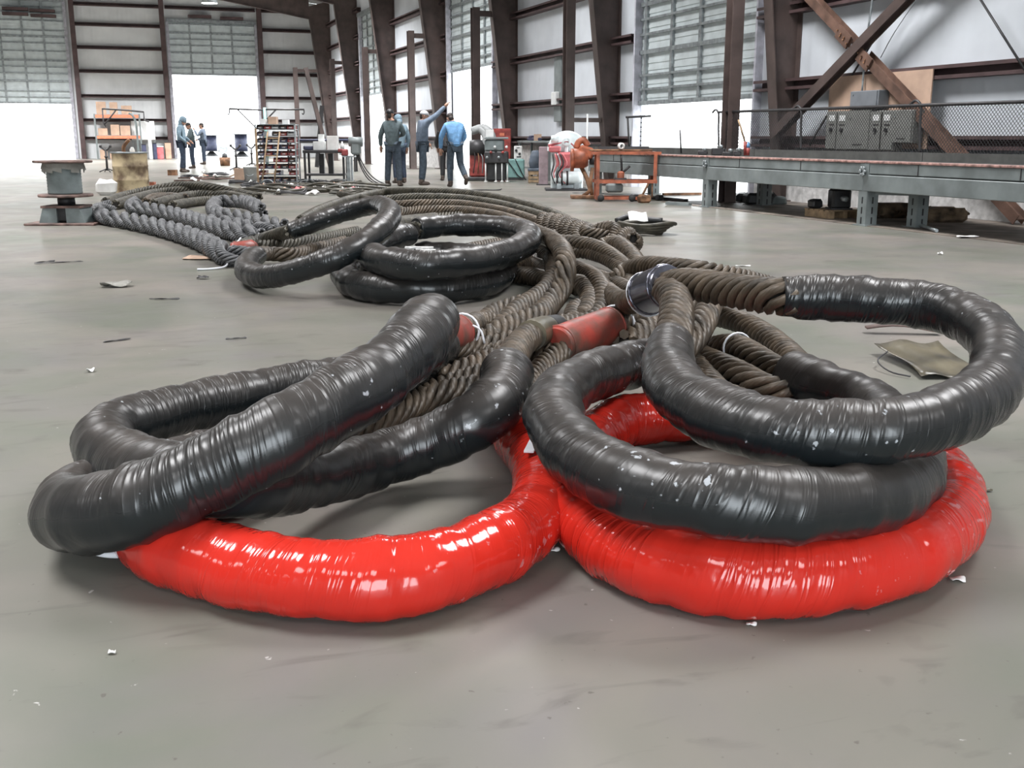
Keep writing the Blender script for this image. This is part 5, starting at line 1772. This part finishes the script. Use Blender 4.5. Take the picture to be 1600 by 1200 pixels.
# wall bench with a box
q = place(825, 274)[0]
q = Vector((10.55, q.y, 0))
t = thing('wall_bench', 'narrow grey bench along the wall between the red cabinet and white hood', 'bench', (10.8, 27.3, 0))
MB().box((0, 0, 1.0), (.45, 2.4, .06), bev=.01).build('top', M['bed_grey'], t)
for sy in (-1.1, 1.1):
    for sx in (-.18, .18):
        MB().box((sx, sy, .49), (.06, .06, .98)).build('leg', M['bed_grey'], t)
MB().box((.0, 0, .3), (.4, 2.2, .03)).build('shelf', M['bed_grey'], t)
c0 = atX(840, 222, 10.75)
carton((10.75, c0.y, 1.03), .2, .3, .17, 'brown carton at the right end of the narrow wall bench', 'carton')
b = MB().box((0, 0, .04), (.1, .9, .08), bev=.02).box((0, .2, .1), (.12, .2, .08), bev=.02)
b.top('machine_part', M['blue_bin'], 'long dark machine part lying on the narrow wall bench', 'part').location = (10.75, 27.6, 1.03)

# chair on a wooden crate
B_, s_ = place(834, 286)
t = thing('wooden_crate', 'small slatted wooden crate used as a seat base by the mauve post', 'crate', B_, FACE)
for sx in (-.11, .11):
    for sy in (-.11, .11):
        MB().box((sx, sy, .14), (.04, .04, .28)).build('corner_post', M['wood'], t)
for z in (.05, .14, .24):
    for sy in (-.135, .135):
        MB().box((0, sy, z), (.28, .012, .06)).build('slat', M['wood'], t)
    for sx in (-.135, .135):
        MB().box((sx, 0, z), (.012, .26, .06)).build('slat', M['wood'], t)
MB().box((0, 0, .285), (.29, .29, .02)).build('top', M['wood'], t)
t = thing('chair_shell', 'dark slate chair shell with rounded back resting on the small crate', 'chair', B_ + Vector((0.02, 0, .295)), FACE)
MB().box((0, 0, .035), (.34, .32, .07), bev=.03).build('seat', M['chair_blue'], t)
P = spline([(-.02, .05, .05), (.0, .06, .2), (.02, .06, .36), (.01, .05, .5)], .04)
MB().tube(P, np.interp(np.linspace(0, 1, len(P)), [0, .3, .75, 1], [.1, .15, .14, .08]), 14).build('backrest', M['chair_blue'], t)
B_, s_ = place(849, 289)
t = thing('steel_upright', 'faded mauve steel upright box left of the red and white machine', 'post', B_, FACE)
MB().box((0, 0, .45), (.22, .2, .9), bev=.012).build('column', M['post_mauve'], t)
MB().box((0, 0, .012), (.34, .3, .024)).build('base_plate', M['dark'], t)

# red and white machine with a domed hood
B_, s_ = place(884, 297)
t = thing('hooded_machine', 'red and white machine with a big pale dome hood before the wall', 'machine', B_, FACE)
def L(px, py, y=0.0): return Vector(((px - 884) / s_, y, on(884, py, B_)))
z0 = on(884, 236, B_)
MB().lathe([(0, -.16), (.40, -.16), (.43, -.12), (.43, .12), (.40, .16), (0, .16)], (0.03, .25, z0), 'Y', 36, PI, -PI / 2).build('dome_hood', M['machine_white'], t)
MB().box((.03, .25, z0 / 2), (.7, .3, z0), bev=.03).build('pedestal', M['machine_white'], t)
MB().tube(spline([L(856, 228, .1), L(872, 224, .12), L(888, 222, .12), L(898, 230, .12)], .04), .035, 10).build('feed_pipe', M['machine_pink'], t)
MB().box(L(866, 233, -.05), (.26, .2, .13), bev=.03).build('red_box', M['machine_pink'], t)
MB().box(L(881, 250, -.05), (.34, .3, .34), bev=.05).build('gear_box', M['machine_pink'], t)
MB().lathe([(.05, -.03), (.10, -.03), (.10, .03), (.05, .03), (.05, -.03)], L(884, 222, -.02), 'Y', 20).build('gauge_ring', M['machine_white'], t)
MB().box(L(884, 232, .02), (.08, .08, .26), bev=.02).build('gauge_stem', M['machine_white'], t)
MB().lathe([(0, -.08), (.07, -.08), (.08, 0), (.07, .08), (0, .08)], L(866, 217, 0), 'X', 14).build('filter', M['machine_white'], t)
m0 = L(887, 278, -.12)
MB().lathe([(0, -.36), (.1, -.36), (.14, -.3), (.14, .22), (.11, .3), (0, .3)], m0, 'X', 20).build('motor', M['machine_white'], t)
for dx in (-.24, -.14, -.02):
    MB().lathe([(.14, -.02), (.155, -.02), (.155, .02), (.14, .02)], m0 + Vector((dx, 0, 0)), 'X', 20).build('band', M['dark'], t)
for dx in (-.2, .18):
    MB().box((m0.x + dx, m0.y, m0.z / 2 - .06), (.1, .24, max(.05, m0.z - .1))).build('foot', M['galv'], t)
for i in range(5):
    MB().tube(spline([L(862 + i * 4, 240, -.2), L(864 + i * 5, 255, -.3), L(861 + i * 3, 272, -.26), L(866 + i * 4, 286, -.22)], .05), .016, 6).build('hose', M[['black', 'machine_pink', 'galv'][i % 3]], t)
MB().box((0, 0, .02), (.9, .8, .04)).build('base_plate', M['dark'], t)

# tall thin white pole
q = Vector((10.4, 23.0, 0))
p = atX(918, 178, 10.4)
MB().cyl((0, 0, 0), (0, 0, p.z), .022, None, 8).top('pole', M['white'], 'tall thin white pole right of the white dome hood', 'pole').location = (10.4, p.y, 0)

# orange engine-like head on a stand
B_, s_ = place(914, 310)
t = thing('orange_head', 'rusty orange cast machine head on a bent leg, left of the orange frame', 'machine', B_, FACE)
def L(px, py, y=0.0): return Vector(((px - 914) / s_, y, on(914, py, B_)))
MB().lathe([(0, -.16), (.14, -.16), (.19, -.12), (.19, .06), (.15, .14), (.0, .14)], L(906, 247), 'X', 18).build('casting', M['orange'], t)
MB().box(L(914, 238), (.28, .28, .22), (0, .3, 0), bev=.04).build('upper_casting', M['orange'], t)
MB().tube(spline([L(899, 232), L(903, 222), L(910, 219), L(918, 228)], .03), [.06] * len(spline([L(899, 232), L(903, 222), L(910, 219), L(918, 228)], .03)), 12).build('spout', M['orange'], t)
MB().lathe([(0, -.03), (.21, -.03), (.21, .03), (0, .03)], L(893, 250), 'X', 20).build('flange', M['orange'], t)
MB().lathe([(0, -.08), (.09, -.08), (.09, .08), (0, .08)], L(927, 250), 'X', 14).build('hub', M['dark'], t)
MB().tube([L(908, 262), L(917, 280), L(922, 298), L(908, 309)], .04, 8).build('leg', M['rust'], t)
MB().tube([L(925, 262), L(922, 285), L(926, 309)], .035, 8).build('leg', M['rust'], t)
MB().box((-.02, 0, .03), (.5, .4, .06), bev=.01).build('foot_plate', M['rust'], t)

# orange frame cart
B_, s_ = place(968, 314)
t = thing('frame_cart', 'open rusty orange steel frame cart with a swivel arm inside', 'cart', B_, FACE)
def L(px, py, y=0.0): return Vector(((px - 968) / s_, y, max(.02, on(968, py, B_))))
zt, zm, zb = on(968, 239, B_), on(968, 283, B_), .06
xs = (-.42, .60)
for x in xs:
    for y in (-.22, .22):
        z1 = zt if True else zm
        MB().box((x, y, (zt + (zb if x < 0 else zm)) / 2), (.06, .06, zt - (zb if x < 0 else zm))).build('post', M['orange'], t)
for y in (-.22, .22):
    MB().box((.08, y, zt), (1.24 if y < 0 else 1.0, .05, .05)).build('rail', M['orange'], t)
    MB().box((.08, y, zm), (1.12, .05, .06)).build('rail', M['orange'], t)
    MB().box((.0, y, zb), (.9, .05, .05)).build('rail', M['orange'], t)
for z in (zt, zm, zb):
    for x in (-.42, .44 if z == zb else .60):
        MB().box((x, 0, z), (.05, .44, .05)).build('rail', M['orange'], t)
MB().box((0, 0, zt + .05), (1.1, .34, .03), bev=.005).build('top_plate', M['rust'], t)
MB().box((.05, 0, zt + .09), (.9, .14, .05)).build('bar', M['dark'], t)
MB().tube([(.0, -.1, zt - .02), (.02, -.1, zm + .12)], .02, 8).build('hanger', M['dark'], t)
MB().tube([(.02, -.1, zm + .14), (.16, -.12, zm + .27)], .02, 8).build('arm', M['dark'], t)
MB().box((.0, -.1, zm + .1), (.12, .14, .16), bev=.03).build('swivel', M['orange'], t)
MB().box((.0, -.1, zm + .04), (.2, .2, .04)).build('swivel_base', M['dark'], t)
MB().tube([(.5, -.22, zm), (.38, -.22, .1)], .02, 8).build('brace', M['rust'], t)
MB().tube([(.56, -.2, zm), (.56, -.2, .08)], .015, 8).build('brace', M['rust'], t)
for x in (-.36, .2, .42):
    MB().lathe([(0, -.03), (.055, -.03), (.065, 0), (.055, .03), (0, .03)], (x, -.24, .065), 'Y', 14).build('wheel', M['rubber'], t)
MB().box((-.1, 0, zm - .12), (.3, .2, .16), bev=.03).build('valve_block', M['bed_grey'], t)
b = MB()
o = MB().lathe([(.035, -.03), (.06, -.03), (.06, .03), (.035, .03), (.035, -.03)], (0, 0, .06), 'Y', 14)
o = o.top('shackle', M['paper'], 'pale shackle lying on top of the orange frame cart', 'shackle', loc=(0, 0, 0))
o.location = B_ + Vector((-.06, -.14, zt + .062))
for i, (px, py, r_, m) in enumerate(((1006, 317, .09, 'rust'), (992, 314, .07, 'dark'), (1030, 313, .06, 'dark'))):
    q, _ = place(px, py)
    crumple('machine_part', M[m], 'small %s machine part on the floor at the right foot of the orange cart' % ('rusty', 'dark round', 'dark flat')[i], 'part', q, r_ * 2.4, r_ * 2, r_ * 1.6, i)
for i, (p, q) in enumerate((((1010, 310), (1072, 316)), ((1036, 306), (1095, 305)), ((1042, 320), (1078, 322)))):
    A, D = g(*p), g(*q)
    MB().beam(A + Vector((0, 0, .03)), D + Vector((0, 0, .03)), .09, .05).top('floor_bar', M[['dark', 'rust', 'bed_grey'][i]], '%s bar lying on the bright floor right of the orange cart' % ('dark steel', 'rusty', 'grey')[i], 'bar')

# things on and over the bed
ZB = .835
def on_bed(px, X): 
    r = ray(px, 232)
    return Vector((X, r[1] * X / r[0], ZB))
q = on_bed(984, 9.9)
t = thing('hook_stand', 'thin dark stand with a cross bar and dangling chain on the far bed', 'stand', q, FACE)
hz = on(984, 183, q) - ZB
MB().cyl((0, 0, 0), (-.06, 0, hz), .022, None, 8).build('post', M['dark'], t)
MB().cyl((-.1, 0, hz), (.42, 0, hz + .02), .022, None, 8).build('cross_bar', M['dark'], t)
MB().box((0, 0, .04), (.2, .2, .08)).build('foot', M['dark'], t)
b = MB()
for k in range(int(hz / .045)):
    b.box((.22, 0, hz - .02 - k * .045), (.014 if k % 2 else .03, .03 if k % 2 else .014, .04))
b.build('chain', M['dark'], t, kind='stuff')
q = on_bed(1063, 9.9)
hz = on(1063, 203, q) - ZB
MB().cyl((0, 0, 0), (-.04, 0, hz), .016, None, 8).top('rod', M['dark'], 'short dark rod standing on the bed in the bright doorway', 'rod').location = q
q = on_bed(1164, 9.75)
t = thing('pry_bar', 'long thin bar leaning in the gap between the post and widest column', 'bar', q, FACE)
hz = on(1155, 187, q) - ZB
MB().tube([(0, 0, .2), (-.12, .05, hz)], .016, 8).build('shaft', M['wood'], t)
MB().tube([(.01, 0, 0), (0, 0, .22)], .028, 8).build('grip', M['machine_red'], t)
q = on_bed(1169, 9.75)
t = thing('spray_can', 'small red and blue spray can beside the leaning bar', 'can', q, FACE)
MB().lathe([(0, 0), (.028, 0), (.028, .12), (0, .12)], seg=14).build('lower_body', M['machine_red'], t)
MB().lathe([(0, .12), (.028, .12), (.028, .17), (.012, .2), (.012, .22), (0, .22)], seg=14).build('upper_body', M['shirt_blue'], t)
for i, (px, w, h) in enumerate(((1098, .16, .07), (1122, .22, .12), (1138, .18, .06), (1152, .12, .08))):
    q = on_bed(px, 9.3)
    t = thing('clamp', 'dark %s on the bed left of the pinkish edge' % ('flat block', 'upright clamp', 'low jaw', 'round clamp')[i], 'tool', q, FACE)
    MB().box((0, 0, h / 2), (w, .1, h), bev=.015).build('jaw', M['dark'], t)
    MB().lathe([(0, -.05), (.03, -.05), (.03, .05), (0, .05)], (w * .2, 0, h + .02), 'Y', 10).build('screw', M['galv'], t)

# under the bed
B_, s_ = place(1300, 346)
B_ = Vector((10.1, B_.y + .9, 0))
q = g(1300, 340); B_ = Vector((q.x, q.y, 0))
t = thing('pallet', 'low wooden pallet on the grimy floor under the bed', 'pallet', B_, PI / 2)
for i in range(5):
    MB().box((-.24 + .12 * i, 0, .115), (.09, .55, .018)).build('deck_board', M['wood'], t)
for i in range(3):
    MB().box((0, -.22 + .22 * i, .053), (.6, .07, .105)).build('stringer', M['wood'], t)
t = thing('electric_motor', 'black motor block sitting on the low pallet under the bed', 'motor', B_ + Vector((.03, -.1, .125)), FACE)
MB().box((0, 0, .15), (.27, .26, .28), bev=.03).build('housing', M['black'], t)
MB().lathe([(0, -.2), (.04, -.2), (.04, 0), (0, 0)], (0, -.1, .16), 'Y', 12).build('shaft', M['galv'], t)
MB().box((0, 0, .012), (.3, .3, .024)).build('foot_plate', M['dark'], t)
crumple('machine_part', M['black'], 'dark rounded casting left of the motor on the pallet', 'part', B_ + Vector((-.16, .2, .125)), .18, .16, .13, 9)
for i, (px, py, w, d, h, lab) in enumerate(((1398, 343, .62, .5, .26, 'brown rope heap under the bed, between the two slotted legs'), (1470, 350, .85, .5, .24, 'brown rope heap on the grimy floor right of the slotted legs'))):
    q = g(px, py)
    q = Vector((q.x + .15, q.y + .25, 0))
    t = thing('rope_heap', lab, 'rope', (q.x, q.y, .01), FACE)
    crumple('heap', M['tarp'], None, None, (0, 0, 0), w * .8, d * .8, h * .75, i + 5).parent = t
    rg2 = random.Random(i)
    for k in range(9):
        a0 = rg2.uniform(0, 6)
        P = []
        for j in range(8):
            a = a0 + j * .5
            rr = .25 + .2 * rg2.random()
            P.append((w * rr * 1.15 * math.cos(a), d * rr * math.sin(a), max(.03, h * (1.0 - rr * 1.5) + rg2.uniform(0, .04))))
        MB().tube(spline(P, .05), .024, 6).build('strand', M['tarp'], t)
q, _ = place(1173, 318)
for i, (px, py, w, h) in enumerate(((1150, 318, .25, .16), (1178, 322, .5, .2), (1204, 322, .3, .14))):
    q, _ = place(px, py)
    crumple('scrap_part', M[['dark', 'black', 'reel_grey'][i]], ['dark scrap part left under the bed, by the bright gap', 'black scrap heap under the bed beside the column base', 'grey scrap part under the bed below the widest column'][i], 'part', q + Vector((.3, .3, 0)), w, .3, h, i + 20, FACE)
A, D = g(1437, 356), g(1463, 365)
MB().cyl(A + Vector((0, 0, .035)), D + Vector((0, 0, .035)), .022, None, 8).top('pipe_offcut', M['galv'], 'short bright pipe offcut on the grimy floor edge right of the slotted legs', 'pipe')
B_, _ = place(1457, 348)
MB().lathe([(0, 0), (.05, 0), (.06, .04), (.04, .08), (0, .09)], seg=14).top('cap_nut', M['galv'], 'small grey metal cap on the grimy floor right of the legs', 'part').location = (B_.x, B_.y, .01)
def scrap(px, py, w, d, label, m='paper', h=.02, rz=None, seed=0, z=0.0):
    B_, _ = place(px, py)
    ph = seed * 1.3
    b = MB().sheet(5, 4, lambda u, v: ((u - .5) * w * (1 - .3 * abs(v - .5)), (v - .5) * d * (1 - .5 * abs(u - .45)), h * (.5 + .5 * math.sin(u * 5 + ph) * math.cos(v * 4 + ph))), .002)
    o = b.top('floor_scrap', M[m], label, 'scrap', loc=(0, 0, 0))
    o.location = (B_.x, B_.y, .001 + z)
    o.rotation_euler = (0, 0, FACE if rz is None else rz)
scrap(1512, 372, .26, .12, 'white and red sheet lying on the grimy floor edge', 'paper', .02, seed=1, z=.01)

# small coil with a white sheet at the right of the tangle
B_, s_ = place(1000, 366)
t = thing('rope_coil', 'small flat coil of dark rope on the floor right of the tangle', 'coil', B_, FACE)
for k in range(5):
    P = []
    for j in range(17):
        a = j * 2 * PI / 16
        P.append(((.26 + .02 * k) * math.cos(a) + .02 * k, (.2 + .01 * k) * math.sin(a), .03 + .028 * k * .9 + .012 * math.sin(3 * a + k)))
    MB().tube(spline(P, .04), .022, 6).build('turn', M['strand_dark'], t)
P = spline([(-.28, .1, .15), (-.1, .16, .20), (.1, .16, .16), (.28, .12, .15)], .04)
MB().tube(P, .035, 8).build('tail', M['black'], t)
sh = MB().sheet(5, 4, lambda u, v: ((u - .5) * .22, (v - .5) * .2, .09 * v + .01 * math.sin(u * 6)), .003)
o = sh.top('paper_sheet', M['paper'], 'white sheet lying on the small rope coil', 'scrap', loc=(0, 0, 0))
o.location = B_ + Vector((-.06, -.05, .17))
o.rotation_euler = (0, 0, FACE)
scrap(1026, 356, .05, .05, 'tiny white crumb beyond the small rope coil', 'paper', .04, seed=2)

# loose scraps on the floor
scrap(182, 448, .24, .18, 'crumpled pale scrap on the open floor at left', 'torn', .05, seed=3)
scrap(92, 411, .42, .03, 'dark thin strip on the floor left, longer of the pair', 'dark', .012, .1, 4)
scrap(70, 410, .2, .03, 'dark thin strip on the floor left, shorter of the pair', 'dark', .012, .5, 5)
scrap(317, 436, .10, .07, 'small dark chip on the floor left of the tilted black eye', 'dark', .03, seed=6)
scrap(257, 468, .22, .03, 'dark sliver on the floor below the pale scrap', 'dark', .01, FACE, 7)
scrap(183, 533, .16, .022, 'dark twig-like sliver on the floor left of the leaning eye', 'dark', .008, .35, 8)
scrap(369, 530, .12, .02, 'short dark sliver on the floor left of the leaning eye tip', 'dark', .008, 0, 9)
scrap(142, 581, .04, .04, 'tiny white crumb on the floor above the left black eyes', 'paper', .02, seed=10)
scrap(326, 404, .5, .3, 'flat torn brown card by the end of the front braid', 'carton', .02, seed=11)
scrap(288, 378, .16, .1, 'small pale scrap beside the front braid', 'paper', .02, seed=12)
scrap(867, 862, .03, .025, 'little white chip on the floor between the two red eyes', 'paper', .012, seed=13)
scrap(886, 822, .11, .05, 'white and red tag on the floor in the notch between the red eyes', 'paper', .012, seed=14)
scrap(1174, 978, .026, .014, 'little white flake on the floor before the right red eye', 'paper', .008, seed=15)
scrap(175, 1022, .018, .012, 'little white flake on the floor at lower left', 'paper', .008, seed=16)
scrap(1496, 908, .04, .03, 'white powdery crumb at the right edge of the right red eye', 'paper', .01, seed=17)
scrap(1540, 768, .045, .02, 'small brownish scrap on the floor right of the red eye', 'film', .01, seed=18)
scrap(1161, 416, .14, .05, 'pale sliver on the floor above the rope arch', 'paper', .008, seed=19)
scrap(1469, 398, .05, .05, 'tiny bright crumb on the floor below the slotted legs', 'paper', .03, seed=20)
scrap(905, 296 + 6, .3, .1, 'grey sliver on the floor left of the orange head', 'dark', .01, seed=22)
o = MB().tube(spline([(-.5, 0, .015), (0, .04, .015), (.45, -.03, .015), (.5, .02, .03)], .05), .012, 6).top('cord', M['dark'], 'dark cord end on the floor right of the blue-shirted worker', 'cord', loc=(0, 0, 0))
o.location = place(750, 298)[0]
# grubby sheet behind the top right eye
B_, _ = place(1455, 572)
b = MB().sheet(10, 8, lambda u, v: ((u - .5) * .34 + .02 * math.sin(v * 5), (v - .5) * .62, .015 + .05 * v * v + .012 * math.sin(u * 9 + v * 4)), .003)
o = b.top('plastic_sheet', M['film'], 'grubby greenish sheet lying on the floor behind the top right eye', 'sheet', loc=(0, 0, 0))
o.location = (B_.x, B_.y, 0)
o.rotation_euler = (0, 0, FACE)
b = MB().sheet(6, 2, lambda u, v: ((u - .5) * .42, (v - .5) * .07, .03 + .02 * math.sin(u * 4)), .01)
o = b.top('card_strip', M['reel_brown'], 'brown card strip at the far edge of the grubby sheet', 'scrap', loc=(0, 0, 0))
o.location = g(1410, 522)
o.rotation_euler = (0, 0, FACE - .12)
o = MB().tube(spline([(0, 0, .012), (-.03, .1, .015), (.0, .24, .04), (.14, .34, .06)], .03), .004, 6).top('wire', M['dark'], 'thin bent wire at the left side of the grubby sheet', 'wire', loc=(0, 0, 0))
o.location = g(1422, 592)

# conduit cover with a white box high on the wall behind the domed machine
A, D = atX(867, 84, 11.2), atX(877, 190, 11.2)
t = thing('wall_conduit', 'grey conduit cover with a small white box on the wall above the dome hood', 'conduit', (11.2, (A.y + D.y) / 2, 0))
MB().box((.03, 0, (A.z + D.z) / 2), (.1, abs(A.y - D.y), A.z - D.z), bev=.01).build('cover', M['bed_grey'], t)
zb = on(872, 154, Vector((11.1, (A.y + D.y) / 2, 0)))
MB().box((-.08, 0, zb), (.12, .32, .34), bev=.015).build('box', M['white'], t)
# two slim beams leaning beside the far columns
for px0, py0, px1, lab, m in ((517, 264, 484, 'slim brown beam leaning left behind the work cart, longer of two', 'brown_steel'), (495, 262, 507, 'slim dark beam leaning right behind the work cart, shorter of two', 'dark')):
    B_, s_ = place(px0, py0)
    hz = on(px0, 106 if px0 > 500 else 165, B_)
    dx = (px1 - px0) / s_
    b = MB().ibeam((0, 0, .02), (dx * math.cos(FACE), dx * math.sin(FACE), hz), .14, .14, .02, (0, 1, 0))
    b.top('leaning_beam', M[m], lab, 'beam', loc=(0, 0, 0)).location = (B_.x, B_.y, 0)

# --- lit high bay lamp
q = atY(327, 1, 46)
t = thing('high_bay_lamp', 'lit high bay lamp hanging under the roof at the top left', 'lamp', q)
MB().lathe([(0, -.1), (.30, -.1), (.30, -.02), (0, -.02)], seg=24).build('lens', M['lamp'], t)
MB().lathe([(.31, -.1), (.33, -.1), (.26, .12), (.12, .28), (0, .28)], seg=24).build('reflector', M['galv'], t)
MB().cyl((0, 0, .28), (0, 0, .28 + .5), .012, None, 6).build('hanger', M['dark'], t)
MB().box((0, 0, .36), (.18, .18, .18), bev=.02).build('ballast', M['galv'], t)

# --- plates over the far doors (vent hoods seen edge-on)
for x, y in ((24, 16), (24, 24), (66, 19), (68, 27), (312, 28), (362, 31)):
    q = atY(x, y, 61.7)
    MB().box((0, 0, 0), (1.2, .35, .14)).top('roof_bracket', M['girt'], 'short dark bracket above the far roll-up doors', 'bracket', 'dark brackets above the far doors').location = q
